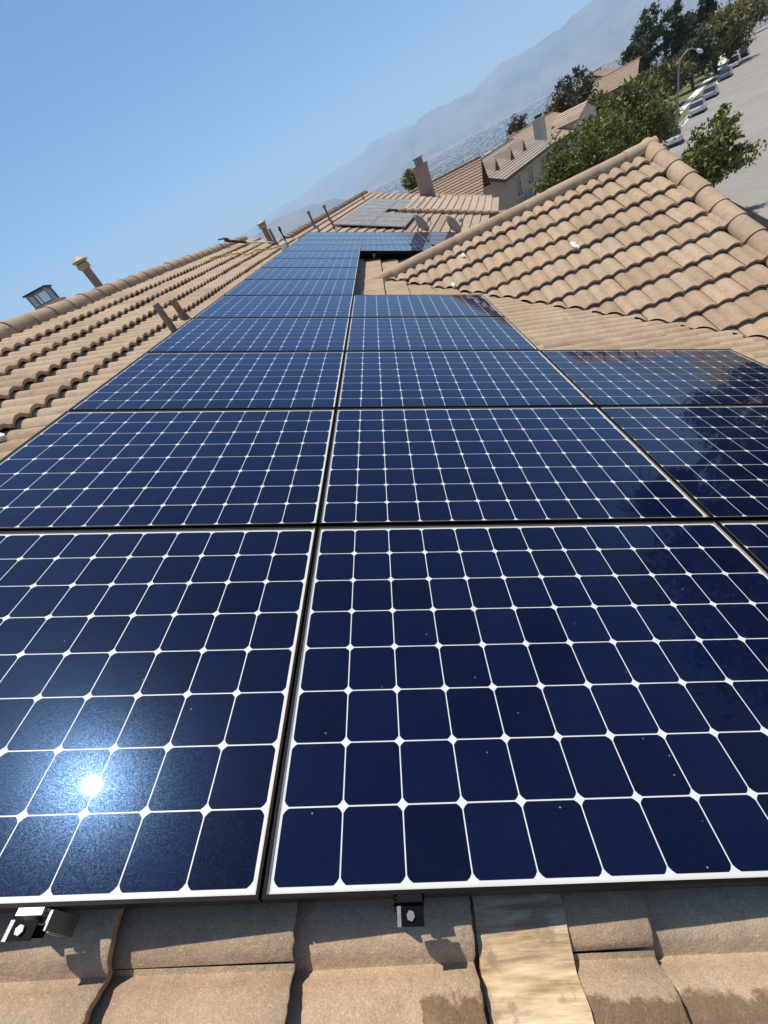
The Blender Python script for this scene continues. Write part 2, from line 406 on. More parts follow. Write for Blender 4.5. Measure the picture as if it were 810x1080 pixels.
# ------------------------------------------------------------------ roof tiles
TH = R(23.3); CT, ST = math.cos(TH), math.sin(TH)
U = Vector((CT, 0, -ST)); Vv = Vector((0, 1, 0)); N = Vector((ST, 0, CT))
EXPO, TW = .3485, .309
def tile_mesh(name, seed, np_=13, nl=2, rough=0.0):
    r = random.Random(seed); L = .40; w = TW - .004; v = []; f = []
    def h(y):
        t = (y / (TW / 2)) % 1.0
        return .031 * math.sin(math.pi * t / .84) ** .7 if t < .84 else -.013 * math.sin(math.pi * (t - .84) / .16)
    ys = [w * k / (np_ - 1) for k in range(np_)]
    ed = [r.uniform(-rough, rough) for _ in ys]
    lift = .052; th = .028
    for i in range(nl + 1):
        s = i / nl; x = -L * s
        for k, y in enumerate(ys):
            e = ed[k] if i == 0 else 0
            if rough and i == 1: x = -.006
            v.append((x + e, y, lift * (1 + x / L) + h(y) - (.003 + abs(ed[k]) * .5 if rough and i == 0 else 0) + (0 if i in (0, nl) else r.uniform(-rough, rough) * .4)))
    for i in range(nl):
        for k in range(np_ - 1): a = i * np_ + k; f.append((a, a + 1, a + np_ + 1, a + np_))
    b = len(v)
    for k, y in enumerate(ys): v.append((v[k][0] - .002, y, lift + h(y) - th))
    for k in range(np_ - 1): f.append((k + 1, k, b + k, b + k + 1))
    c = len(v); e0, e1 = nl * np_, nl * np_ + np_ - 1
    v += [(-L, 0, h(0) - th), (-L, w, h(w) - th)]
    f += [(0, *[i * np_ for i in range(1, nl + 1)], c, b), (np_ - 1, b + np_ - 1, c + 1, *[i * np_ + np_ - 1 for i in range(nl, 0, -1)])]
    return mesh(name, v, f, 'tile', 38)
TILES = [tile_mesh('roof_tile', k) for k in range(4)]
TILES_HR = [tile_mesh('roof_tile', k + 20, 37, 7, .0016) for k in range(3)]

home = empty('house', (0, 0, -6.1))
tag(home, 'tan tile roofed house under the big solar array, with a front cross gable', 'house')
def hpart(name, me, M=None):
    o = link(name, me, home); o.matrix_parent_inverse = home.matrix_world.inverted(); o.matrix_world = M if M is not None else Matrix.Identity(4); return o
home.location = (0, 0, -6.1); bpy.context.view_layer.update()
HINV = Matrix.Translation((0, 0, 6.1))
def hp(name, me, M=None):      # a part of the house, placed in world space
    o = link(name, me, home); o.matrix_local = HINV @ (M if M is not None else Matrix.Identity(4)); return o

NB = -.183                     # tile base plane of the main slope, along N from the glass
VY0, VY1 = -1.0, 14.6          # main roof along the ridge
URIDGE, UEAVE = -3.56, 5.0
MAINO = N * NB
VT = (Vv - N * .0055).normalized(); NT_ = U.cross(VT)
def main_pt(u, v, n=0): return MAINO + U * u + VT * v + N * n
# cross gable: ridge along X
YR = 7.4; ZR = -.335; GX1 = 4.36
GD = Vector((0, -CT, -ST)); GA = Vector((1, 0, 0)); GN = Vector((0, -ST, CT)); GO = Vector((0, YR, ZR))
zmain = lambda x: main_pt(0, 0).z - math.tan(TH) * (x - main_pt(0, 0).x)
XT = (main_pt(0, 0).z + math.tan(TH) * main_pt(0, 0).x - ZR) / math.tan(TH)      # ridge meets main slope
VSUM = XT + YR                                                               # valley: x + y = VSUM
Wp = 12 * .127 + 2 * .0178; Rp = 1.0612
ARR = []                       # panel slots (col, row)
for r_ in range(13): ARR.append((0, r_))
for r_ in (0, 1, 2, 3, 4, 9, 10, 11, 12): ARR.append((1, r_))
for r_ in (0, 1, 2, 10, 11, 12): ARR.append((2, r_))
def slot(c, r_):
    u0 = (c - 1) * Wp + .003; return u0, u0 + Wp - .006, r_ * Rp + .0002, r_ * Rp + 1.0458
def under(u, v, marg):         # inside the array by more than marg
    def ins(a, b):
        c = math.floor(a / Wp) + 1; r_ = math.floor(b / Rp); return (c, r_) in SL
    return all(ins(u + du, v + dv) for du in (-marg, marg) for dv in (-marg, marg))
SL = set(ARR)
cands = []                     # (size in the picture, mesh, matrix, straddles, plane)
kk0 = int((URIDGE - .053) / EXPO)
for k in range(kk0 - 1, 16):
    ub = .053 + EXPO * k
    if ub < URIDGE + .16 or ub > UEAVE + .05: continue
    for q in range(-4, 49):
        v0 = -.07 + TW * q + (TW / 2 if k % 2 else 0)
        if v0 < VY0 or v0 + TW > VY1 + .05: continue
        uc, vc = ub - .18, v0 + TW / 2
        if under(uc, vc, .42): continue
        P = main_pt(uc, vc)
        # valley and gable: keep the lower left side of the front valley; nothing under the gable
        side = None
        corners = [main_pt(ub - a, v0 + b) for a in (0, .4) for b in (0, TW)]
        front = [c.x + c.y - VSUM for c in corners]; back = [(c.x - c.y) - (XT - YR) for c in corners]
        inside = [a > 0 and b > 0 for a, b in zip(front, back)]
        if all(inside): continue
        cut = None
        if any(inside): cut = 'F' if P.y < YR else 'B'
        near = v0 < .3 and -1.3 < uc < 2.2
        M = frame(main_pt(ub, v0 + random.uniform(-.0015, .0015), random.uniform(-.003, .006)), U, VT, NT_) @ Matrix.Rotation(random.uniform(-.013, .013), 4, 'Z') @ Matrix.Rotation(random.uniform(-.012, .012), 4, 'X')
        cands.append([P, near, M, cut])
for k in range(0, 17):
    db = .30 + EXPO * k
    if db > 5.6: break
    for q in range(-1, 15):
        x0 = GX1 - .12 - TW * (q + 1) + (TW / 2 if k % 2 else 0)
        if x0 + TW > GX1 + .05: continue
        P = GO + GD * (db - .18) + GA * (x0 + TW / 2)
        cs = [GO + GD * (db - a) + GA * (x0 + b) for a in (0, .4) for b in (0, TW)]
        out = [c.x + c.y - VSUM < -.02 for c in cs]
        if all(out): continue
        M = frame(GO + GD * db + GA * x0 + GN * random.uniform(-.002, .003), GD, GA, GN) @ Matrix.Rotation(random.uniform(-.013, .013), 4, 'Z') @ Matrix.Rotation(random.uniform(-.012, .012), 4, 'X')
        cands.append([P, False, M, 'G' if any(out) else None])
def cut_mesh(me, M, kind):
    bm = bmesh.new(); bm.from_mesh(me); Mi = M.inverted()
    if kind == 'F': co, no = Vector((VSUM + .05, 0, 0)), Vector((1, 1, 0))
    elif kind == 'B': co, no = Vector((XT, YR, 0)), Vector((1, -1, 0))
    else: co, no = Vector((VSUM - .02, 0, 0)), Vector((-1, -1, 0))
    lc = Mi @ co; ln = (M.to_3x3().transposed() @ no).normalized()
    bmesh.ops.bisect_plane(bm, geom=bm.verts[:] + bm.edges[:] + bm.faces[:], plane_co=lc, plane_no=ln, clear_outer=True)
    m2 = bpy.data.meshes.new('roof_tile'); bm.to_mesh(m2); bm.free(); m2.materials.append(MATS['tile']) if not m2.materials else None
    return m2
items = []
for P, near, M, cut in cands:
    me = (TILES_HR if near else TILES)[random.randrange(3)]
    if cut: me = cut_mesh(me, M, cut)
    if not len(me.polygons): continue
    p = px(P); nrm = (GN if cut == 'G' or M.col[2].to_3d().dot(GN) > .999 else N)
    size = 0
    if p and -25 < p[0] < 835 and -15 < p[1] < 1095:
        size = max(0.01, nrm.dot((CAM_POS - P).normalized())) / p[2] ** 2
        u, v = (P - MAINO).dot(U), P.y
        if nrm is N and under(u, v, .0) and v > .12: size *= .05
        if nrm is N and v < -.3: size = 0
    items.append((size, me, M))
items.sort(key=lambda t: -t[0])
for s_, me, M in items[:298]: hp('roof_tile', me, M)
o = join('tile_field', [(me, M) for s_, me, M in items[298:]], 'tile', None, 38); o.parent = home; o.matrix_local = HINV; o['kind'] = 'stuff'
print('tiles', len(items))

# barrel tiles on ridges and the gable rake
def barrel_mesh(name, r0, r1, L, n=10, arc=R(200), th=.022):
    v = []; f = []
    for x, r in ((0, r0), (-L, r1)):
        for k in range(n + 1):
            t = -arc / 2 + arc * k / n; v.append((x, r * math.sin(t), r * math.cos(t)))
    for k in range(n): f.append((k, k + 1, n + 2 + k, n + 1 + k))
    b = len(v)
    for k in range(n + 1):
        t = -arc / 2 + arc * k / n; v.append((-.003, (r0 - th) * math.sin(t), (r0 - th) * math.cos(t)))
    for k in range(n): f.append((k + 1, k, b + k, b + k + 1))
    c = len(v)
    for k in range(n + 1):
        t = -arc / 2 + arc * k / n; v.append((-L, (r1 - th) * math.sin(t), (r1 - th) * math.cos(t)))
    for k in range(n): f.append((b + k + 1, b + k, c + k, c + k + 1))
    return mesh(name, v, f, 'tile', 40)
rt = barrel_mesh('ridge_tile', .128, .104, .42, 10, R(190), .026)
for k in range(43):
    y = VY0 + .36 * k
    if y > VY1: break
    jit = random.uniform(-.006, .006)
    c = main_pt(URIDGE, y, .0); c.z += .008 + jit
    hp('ridge_tile', rt, frame(c, (0, -1, 0), (1, 0, 0), (0, 0, 1)) @ Matrix.Rotation(random.uniform(.03, .045), 4, 'Y') @ Matrix.Rotation(random.uniform(-.012, .012), 4, 'Z'))
mb = MB(); Mx = frame(main_pt(URIDGE, VY0), VT, (-1, 0, 0), (0, 0, 1)); mb.box((.05, -.105, -.16), (VY1 - VY0 - .05, .09, .055), Mx)
mb.box((XT - .05, YR - .09, ZR - .15), (GX1 - .1, YR + .09, ZR + .035)); hp('mortar_bed', mesh('mortar_bed', mb.v, mb.f, 'stucco'))
k = 0; x = XT - .18
while x < GX1 - .12:
    c = Vector((x, YR, ZR - .002 + random.uniform(-.004, .004)))
    hp('ridge_tile', rt, frame(c, (-1, 0, 0), (0, -1, 0), (0, 0, 1)) @ Matrix.Rotation(.05, 4, 'Y') @ Matrix.Rotation(random.uniform(-.02, .02), 4, 'Z'))
    x += .355
kt = barrel_mesh('rake_tile', .128, .098, .42, 12, R(190), .03)
for k in range(15):
    d = .30 + EXPO * k
    hp('rake_tile', kt, frame(GO + GD * d + GA * (GX1 + .01) + GN * (.0 + random.uniform(-.005, .005)), GD, GA, GN) @ Matrix.Rotation(.035, 4, 'Y') @ Matrix.Rotation(random.uniform(-.01, .01), 4, 'Z'))

# roof deck, walls, fascia
def slab(P4, th, name, mat):
    P4 = [Vector(p) for p in P4]; n_ = (P4[1] - P4[0]).cross(P4[3] - P4[0]).normalized()
    if n_.z < 0: n_ = -n_; P4 = P4[::-1]
    lo = [p - n_ * th for p in P4]; k = len(P4)
    f = [tuple(range(k)), tuple(k + i for i in reversed(range(k)))] + [(i, k + i, k + (i + 1) % k, (i + 1) % k) for i in range(k)]
    return hp(name, mesh(name, P4 + lo, f, mat))
dk = -.035
RIDGE0 = main_pt(URIDGE, VY0); ZRD = RIDGE0.z
slab([main_pt(URIDGE, VY0, dk), main_pt(UEAVE, VY0, dk), main_pt(UEAVE, VY1, dk), main_pt(URIDGE, VY1, dk)], .05, 'roof', 'deck')
xr = main_pt(URIDGE, 0).x
lf = lambda dx, y: Vector((xr - dx, y, ZRD - .03 - math.tan(TH) * dx))
slab([lf(.02, VY0), lf(.02, VY1), lf(6.5, VY1), lf(6.5, VY0)], .08, 'roof', 'tile_far')
gv = lambda d, x, n=-.035: GO + GD * d + GA * x + GN * n
slab([gv(0, XT), gv(0, GX1), gv(5.4, GX1), gv(5.4, VSUM - (YR - 5.4 * CT))], .05, 'roof', 'deck')
gb = lambda d, x: Vector((x, YR + d * CT, ZR - d * ST - .03))
slab([gb(0.02, XT), gb(5.4, XT + 5.4 * CT), gb(5.4, GX1), gb(.02, GX1)], .08, 'roof', 'tile_far')
mb = MB()
xe = main_pt(UEAVE, 0).x - .5; xl = xr - 6.0; ze = main_pt(UEAVE, 0).z - .1
g0 = -6.9
def wallring(mb, pts, zb, tops):
    b = len(mb.v); n = len(pts)
    mb.v += [Vector((x, y, zb)) for x, y in pts] + [Vector((x, y, t)) for (x, y), t in zip(pts, tops)]
    mb.f += [(b + i, b + (i + 1) % n, b + n + (i + 1) % n, b + n + i) for i in range(n)]
zl = lf(6.0, 0).z - .1
wallring(mb, [(xl, VY0 + .5), (xr, VY0 + .5), (xe, VY0 + .5), (xe, VY1 - .5), (xr, VY1 - .5), (xl, VY1 - .5)], g0, [zl, ZRD - .25, ze + .1, ze + .1, ZRD - .25, zl])
GW = 5.0
wallring(mb, [(GX1 - .35, YR - GW), (GX1 - .35, YR), (GX1 - .35, YR + GW), (3.0, YR + GW), (3.0, YR - GW)], g0, [ZR - math.tan(TH) * GW - .15, ZR - .15, ZR - math.tan(TH) * GW - .15, ZR - math.tan(TH) * GW - .15, ZR - math.tan(TH) * GW - .15])
hp('wall', mesh('wall', mb.v, mb.f, 'stucco'))
mb = MB()
for a, b_ in ((main_pt(URIDGE, VY1 + .02), main_pt(UEAVE, VY1 + .02)),):
    Mx = frame(a, U, Vv, N); mb.box((0, 0, -.22), ((b_ - a).length, .03, .01), Mx)
Mx = frame(GO + GA * (GX1 + .0), GD, GA, GN); mb.box((0.02, 0, -.3), (5.4, .03, -.07), Mx)
Mx = frame(main_pt(UEAVE, VY0), U, Vv, N); mb.box((0.005, 0, -.2), (.03, 4.5, -.01), Mx)
hp('fascia', mesh('fascia', mb.v, mb.f, 'fascia'))
# the strip of mastic smeared over part of a tile below the array
mb = MB(); nn = 14; mm_ = 10
vv = []
for i_ in range(nn + 1):
    for j_ in range(mm_ + 1):
        y = .30 - .62 * i_ / nn; u = .412 + .176 * j_ / mm_
        t = ((y + .07) / (TW / 2)) % 1.0
        hh = .031 * math.sin(math.pi * t / .84) ** .7 if t < .84 else 0
        vv.append(main_pt(u, y, max(.052 * (1 - (.752 - u) / .4) + hh + .017, .0) + random.uniform(-.0008, .0008)))
ff = [(a * (mm_ + 1) + b + 1, a * (mm_ + 1) + b, (a + 1) * (mm_ + 1) + b, (a + 1) * (mm_ + 1) + b + 1) for a in range(nn) for b in range(mm_)]
b0 = len(vv); vv += [p - N * .02 for p in vv]
for a in range(nn):
    for b in (0, mm_): i0, i1 = a * (mm_ + 1) + b, (a + 1) * (mm_ + 1) + b; ff.append((i0, i1, b0 + i1, b0 + i0) if b == 0 else (i1, i0, b0 + i0, b0 + i1))
o = hp('flashing', mesh('flashing', vv, ff, 'mastic', 40)); o['label'] = 'streaky tan sealant smeared flashing'
# white dabs: bird dropping marks on the gable, mortar blob on the main slope
def dab(P, n, a, b, s, nm='white_dab'):
    r = random.Random(int(P.x * 100)); v = [P + n * .012]; K = 9
    for k in range(K):
        t = 2 * math.pi * k / K; q = s * r.uniform(.6, 1.2); v.append(P + a * math.cos(t) * q + b * math.sin(t) * q * .5 + n * .002)
    f = [(0, 1 + k, 1 + (k + 1) % K) for k in range(K)]
    for k in range(K): v.append(v[1 + k] - n * .03)
    f += [(1 + k, K + 1 + k, K + 1 + (k + 1) % K, 1 + (k + 1) % K) for k in range(K)]
    o = hp(nm, mesh(nm, v, f, 'mortar', 40)); o['label'] = 'white smear'
dab(GO + GD * 1.27 + GA * 2.83 + GN * .082, GN, GD, GA, .07)
dab(GO + GD * 1.33 + GA * 2.86 + GN * .082, GN, GD, GA, .05)
dab(GO + GD * .42 + GA * 1.55 + GN * .075, GN, GD, GA, .06)
dab(GO + GD * .95 + GA * 1.25 + GN * .075, GN, GD, GA, .06)
dab(main_pt(-1.98, 2.03, .08), N, U, Vv, .07)
dab(Vector((XT + .0, YR - .09, ZR + .03)), Vector((0, -.4, .9)), Vector((1, 0, 0)), Vector((0, .9, .4)), .07)

# pipes through the roof
def vent(base, h, r, mat='pipe_brown', cap=None, nm='vent_pipe', label=None):
    mb = MB(); b = Vector(base)
    mb.tube([b - Vector((0, 0, .15)), b + Vector((0, 0, h))], r, 14)
    o = hp(nm, mesh(nm, mb.v, mb.f, mat, 40))
    if label: o['label'] = label
    mb = MB(); mb.tube([b + Vector((0, 0, -.05)), b + Vector((0, 0, .05)), b + Vector((0, 0, .12))], [r * 2.4, r * 1.6, r * 1.08], 14)
    c = link('flashing', mesh('flashing', mb.v, mb.f, 'pipe_brown', 40), o)
    if cap == 'top':
        mb = MB(); t = b + Vector((0, 0, h))
        mb.tube([t + Vector((0, 0, -.02)), t + Vector((0, 0, 0)), t + Vector((0, 0, .05)), t + Vector((0, 0, .06))], [r * 1.15, r * 1.5, r * 1.5, r * 1.15], 14)
        mb.tube([t + Vector((0, 0, .06)), t + Vector((0, 0, .09)), t + Vector((0, 0, .10)), t + Vector((0, 0, .16))], [r * 1.15, r * 1.9, r * 1.9, r * .5], 14)
        link('cap', mesh('cap', mb.v, mb.f, 'pipe_cap', 40), o)
    return o
vent(main_pt(-1.68, 4.14), .38, .033, label='thinner brown plumbing pipe beside the array')
vent(main_pt(-1.87, 4.86), .27, .037, label='shorter brown plumbing pipe with a flashing')
vent(lf(.62, 7.4), .76, .066, cap='top', label='brown flue with a brass coloured cap behind the ridge')
vent(main_pt(-2.42, 12.9), .46, .07, cap='top', label='wide capped vent at the far end of the roof')
vent(main_pt(-2.22, 12.6), .44, .035, label='thin vent at the far end of the roof')
# chimney cap cage behind the ridge
ch = hp('chimney', mesh('chimney', *(lambda mb: (mb.v, mb.f))(MB().box((-.3, -.3, -2.2), (.3, .3, .0))), 'stucco'), Matrix.Translation((-3.86, 5.95, 1.42)) @ Matrix.Rotation(.35, 4, 'Z') @ Matrix.Scale(.62, 4))
mb = MB()
for sx in (-.2, .2):
    for sy in (-.2, .2): mb.box((sx - .018, sy - .018, 0), (sx + .018, sy + .018, .27))
mb.box((-.22, -.22, .0), (.22, .22, .03)); mb.box((-.012, -.205, 0), (.012, -.2, .26)); mb.box((.2, -.012, 0), (.205, .012, .26))
link('cage', mesh('cage', mb.v, mb.f, 'galvanised'), ch)
mb = MB()
for k in range(13):
    t = -.2 + .4 * k / 12
    for s_ in (-.2, .2): mb.box((t - .003, s_ - .002, .03), (t + .003, s_ + .002, .26)); mb.box((s_ - .002, t - .003, .03), (s_ + .002, t + .003, .26))
for k in range(7):
    z = .03 + .035 * k
    for s_ in (-.2, .2): mb.box((-.2, s_ - .002, z), (.2, s_ + .002, z + .005)); mb.box((s_ - .002, -.2, z), (s_ + .002, .2, z + .005))
o = link('spark_screen', mesh('spark_screen', mb.v, mb.f, 'galvanised'), ch)
mb = MB(); mb.box((-.25, -.25, .26), (.25, .25, .285)); link('lid', mesh('lid', mb.v, mb.f, 'dark_metal'), ch)

# ------------------------------------------------------------------ the solar array
W1, H1 = Wp - .006, 1.0456
fm = MB(); lip = .0062
for lo, hi in (((0, 0, -.046), (W1, lip, 0)), ((0, H1 - lip, -.046), (W1, H1, 0)), ((0, lip, -.046), (lip, H1 - lip, 0)), ((W1 - lip, lip, -.046), (W1, H1 - lip, 0))): fm.box(lo, hi)
fm.box((lip, lip, -.046), (W1 - lip, .03, -.044)); fm.box((lip, H1 - .03, -.046), (W1 - lip, H1 - lip, -.044))
FRAME_ME = mesh('frame', fm.v, fm.f, 'frame_black')
BACK_ME = mesh('backsheet', [(lip, lip, -.008), (W1 - lip, lip, -.008), (W1 - lip, H1 - lip, -.008), (lip, H1 - lip, -.008), (lip, lip, -.012), (W1 - lip, lip, -.012), (W1 - lip, H1 - lip, -.012), (lip, H1 - lip, -.012)], [(0, 1, 2, 3), (7, 6, 5, 4), (0, 4, 5, 1), (1, 5, 6, 2), (2, 6, 7, 3), (3, 7, 4, 0)], 'backsheet')
GLASS_ME = mesh('glass', [(lip, lip, -.0022), (W1 - lip, lip, -.0022), (W1 - lip, H1 - lip, -.0022), (lip, H1 - lip, -.0022)], [(0, 1, 2, 3)], 'panel_glass')
def cell_pts():
    a = .0621; c = .0108; pts = []
    for qx, qy in ((1, 1), (-1, 1), (-1, -1), (1, -1)):
        seg = [(a, a - c), (a - c * .42, a - c * .42), (a - c, a)] if True else []
        seg = [(qx * x, qy * y) for x, y in seg]
        if qx * qy < 0: seg.reverse()
        pts += seg
    return pts
cp = cell_pts(); nC = len(cp)
CELL_ME = mesh('cell', [(x, y, .00025) for x, y in cp] + [(x, y, 0) for x, y in cp], [tuple(range(nC))] + [(i_, nC + i_, nC + (i_ + 1) % nC, (i_ + 1) % nC) for i_ in range(nC)], 'solar_cell')
CELLPOS = [(.0148 + .127 * (a + .5), .0148 + .127 * (b + .5)) for b in range(8) for a in range(12)]
gv_, gf_ = [], []
for x, y in CELLPOS:
    b = len(gv_); gv_ += [(x + p, y + q, -.0077) for p, q in cp]; gf_.append(tuple(b + k for k in range(nC)))
CELLGRID_ME = mesh('cell_grid', gv_, gf_, 'solar_cell')
COLN = ('left', 'middle', 'right'); ORD = ('front', 'second', 'third', 'fourth', 'fifth', 'sixth', 'seventh', 'eighth', 'ninth', 'tenth', 'eleventh', 'twelfth', 'thirteenth')
for c_, r_ in ARR:
    u0, u1, v0, v1 = slot(c_, r_)
    root = empty('solar_panel', mw=frame(U * u0 + Vv * v0 + N * random.uniform(-.0008, .0008), U, Vv, N))
    if (c_, r_) == (0, 0): lb = 'dark blue solar panel nearest the camera, with the sun glaring white on its cells'
    elif (c_, r_) == (1, 0): lb = 'dark blue solar panel at the front, just right of the long seam'
    elif r_ == 12: lb = 'blue solar panel at the far edge of the array in the %s column' % COLN[c_]
    elif (c_, r_) == (1, 4): lb = 'blue solar panel in the middle column just before the roof opening'
    elif (c_, r_) == (1, 9): lb = 'blue solar panel in the middle column just beyond the roof opening'
    elif c_ == 1 and r_ > 9: lb = 'blue solar panel in the middle column, %s past the roof opening' % {10: 'second', 11: 'third'}[r_]
    elif c_ == 2 and r_ > 9: lb = 'far blue solar panel in the right column, %s from the far edge' % {10: 'third', 11: 'second'}[r_]
    elif (c_, r_) == (2, 2): lb = 'solar panel in the right column beside the valley tiles, reflecting dark trees'
    elif c_ == 2: lb = 'dark blue solar panel in the right column, %s' % ('at the front right corner' if r_ == 0 else 'second from the front')
    else: lb = 'blue solar panel in the %s column of the array, %s row from the front' % (COLN[c_], ORD[r_])
    tag(root, lb, 'solar panel', 'solar panels of the roof array')
    link('frame', FRAME_ME, root); link('backsheet', BACK_ME, root); link('glass', GLASS_ME, root)
    if r_ < 4:
        for x, y in CELLPOS:
            link('cell', CELL_ME, root).location = (x, y, -.00795)
    else:
        g = link('cell_grid', CELLGRID_ME, root); g['kind'] = 'stuff'
# mounting rails with clamps
RAILS = [(-1.155, 0, 13), (-.41, 0, 13), (.275, 0, 5), (1.366, 0, 5), (.275, 9, 13), (1.366, 9, 13), (2.045, 0, 3), (2.85, 0, 3), (2.045, 10, 13)]
RL = ['aluminium rail under the left column, upslope side', 'aluminium rail with a silver end clamp at the lower left', 'aluminium rail with a black end clamp at the front middle', 'rail under the right side of the middle column', 'rail beyond the roof opening, upslope side', 'rail beyond the roof opening, downslope side', 'rail under the right column, upslope side', 'rail under the right column, downslope side', 'rail under the far right panels']
for idx, (u, r0, r1) in enumerate(RAILS):
    y0 = r0 * Rp - (.0295 if r0 == 0 else .02); L = r1 * Rp - y0 + .02
    root = empty('mounting_rail', mw=frame(U * u + Vv * y0 + N * (-.046), U, Vv, N))
    tag(root, RL[idx], 'rail', 'mounting rails under the array')
    mb = MB()   # channel section, open end showing at the front
    for a, b in (((-.023, 0, -.046), (-.017, L, -.004)), ((.017, 0, -.046), (.023, L, -.004)), ((-.017, .009, -.010), (.017, L, -.004)), ((-.017, .12, -.046), (.017, L, -.041))): mb.box(a, b)
    mb.build('channel', 'aluminium', root)
    if r0 == 0:
        sil = idx <= 1
        mt = 'aluminium' if sil else 'frame_black'
        mb = MB(); mb.box((-.028, .012, -.003), (.028, .0285, .008)); mb.box((-.028, .021, .008), (.028, .0285, .030)); mb.box((-.023, .019, .0385), (.023, .0292, .0472)); mb.box((-.028, .0245, .030), (.028, .0290, .0385))
        ec = mb.build('end_clamp', mt, root)
        mb = MB(); mb.tube([(0, .0165, .008), (0, .0165, .014)], .0055, 6); mb.build('bolt', 'dark_metal', ec)
        if idx == 1:
            mb = MB(); mb.box((.030, .0, -.08), (.035, .028, .036)); o = mb.build('foot_bracket', 'galvanised', root)
    for s_ in range(r0 + 1, r1):
        y = s_ * Rp - y0 - .0075
        mb = MB(); mb.box((-.024, -.0068, .012), (.024, .0068, .0485)); mb.box((-.024, -.013, .0462), (.024, .013, .0492))
        mc = mb.build('mid_clamp', 'frame_black', root)
        mb = MB(); mb.tube([(0, 0, .049), (0, 0, .054)], .0075, 6); mb.box((-.024, -.0134, .0494), (-.017, .0134, .0502)); mb.build('bolt', 'aluminium', mc)
    mb = MB(); k = .35
    while k < L:
        mb.box((-.02, k - .02, -.17), (.02, k + .02, -.047)); k += 1.22
    mb.build('standoff', 'galvanised', root)

# ------------------------------------------------------------------ things lying and standing on the roof
a = main_pt(-3.42, 12.05, .2); b = main_pt(-3.0, 12.45, .13); c = main_pt(-2.2, 12.75, .11)
root = empty('cleaning_pole', a); tag(root, 'long pole with a black grip and white shaft lying on the roof', 'pole')
mb = MB().tube([Vector((0, 0, 0)), b - a], .03, 8); mb.build('grip', 'black_rubber', root)
mb = MB().tube([b - a, c - a], .022, 8); mb.build('shaft', 'white_paint', root)
mb = MB(); mb.tube([Vector((.12 * math.cos(t) - .02, .12 * math.sin(t), -.02 + .1 * math.sin(t * .5))) for t in np.linspace(0, 6, 14)], .014, 6); mb.build('strap', 'black_rubber', root)
pts = []
for t in np.linspace(0, 1, 60):
    u = -3.05 + 1.1 * t + .10 * math.sin(t * 17) * (.4 + t); v = 9.6 + 2.2 * t + .3 * math.sin(t * 9)
    pts.append(main_pt(u, v, .10 + .012 * math.sin(t * 40)))
o = MB().tube(pts, .013, 6).build('hose', 'hose_yellow', None, 40); tag(o, 'thin yellow hose snaking over the far roof tiles', 'hose')
P = main_pt(-1.84, 11.9, .07)
root = empty('brush', P); tag(root, 'dark brush head standing upright at the left edge of the far array', 'brush')
MB().tube([(0, 0, 0), (.01, .0, .30)], [.03, .018], 8).build('handle', 'black_rubber', root)
mb = MB(); 
for k in range(26):
    t = random.uniform(0, 6.28); q = random.uniform(.01, .05); z = random.uniform(.25, .34)
    mb.tube([(0, 0, z), (q * math.cos(t), q * math.sin(t), z + random.uniform(.06, .16))], .008, 4)
mb.build('bristles', 'black_rubber', root)
P = main_pt(-1.80, 11.3, .06)
root = empty('bucket', P); tag(root, 'small white bucket beside the far left edge of the array', 'bucket')
MB().tube([(0, 0, -.02), (0, 0, .16), (0, 0, .165)], [.08, .10, .09], 16).build('body', 'white_paint', root)
MB().tube([(.1 * math.cos(t), .02, .16 + .1 * math.sin(t)) for t in np.linspace(0, math.pi, 10)], .004, 5).build('handle', 'steel', root)

def dish(base, az, lab):
    root = empty('satellite_dish', base); root.rotation_euler = (0, 0, R(az)); tag(root, lab, 'satellite dish', 'satellite dishes at the far roof edge')
    mb = MB(); v = []; f = []; NR, NS = 6, 22
    for th in (0, .012):
        for i_ in range(NR + 1):
            for k in range(NS):
                r = i_ / NR; t = 2 * math.pi * k / NS
                v.append(Vector((r * .25 * math.cos(t), -.10 * r * r + th, .40 + r * .30 * math.sin(t))))
    for s_ in (0, 1):
        o_ = s_ * (NR + 1) * NS
        for i_ in range(NR):
            for k in range(NS):
                q = (o_ + i_ * NS + k, o_ + i_ * NS + (k + 1) % NS, o_ + (i_ + 1) * NS + (k + 1) % NS, o_ + (i_ + 1) * NS + k)
                f.append(q if s_ else q[::-1])
    o_ = NR * NS
    for k in range(NS): f.append((o_ + k, o_ + (k + 1) % NS, o_ + (NR + 1) * NS + (k + 1) % NS, o_ + (NR + 1) * NS + k))
    Mt = Matrix.Translation((0, 0, .4)) @ Matrix.Rotation(R(-24), 4, 'X') @ Matrix.Translation((0, 0, -.4))
    mb.add([Mt @ x for x in v], f); mb.build('reflector', 'dish_grey', root, 40)
    MB().tube([(0, .02, .40), (0, .1, .34), (0, .1, -.15)], .022, 8).build('mast', 'dark_metal', root)
    MB().tube([Mt @ Vector((0, .0, .12)), Mt @ Vector((0, -.3, .16)), Mt @ Vector((0, -.36, .34))], .012, 6).build('feed_arm', 'dark_metal', root)
    MB().box((-.03, -.40, .40), (.03, -.30, .47)).build('feed_horn', 'dish_grey', root)
dish((1.56, 14.35, -.95), 113, 'grey satellite dish at the end of the array, the left one')
dish((2.42, 14.4, -1.36), 113, 'grey satellite dish nearer the gable ridge, the right one')

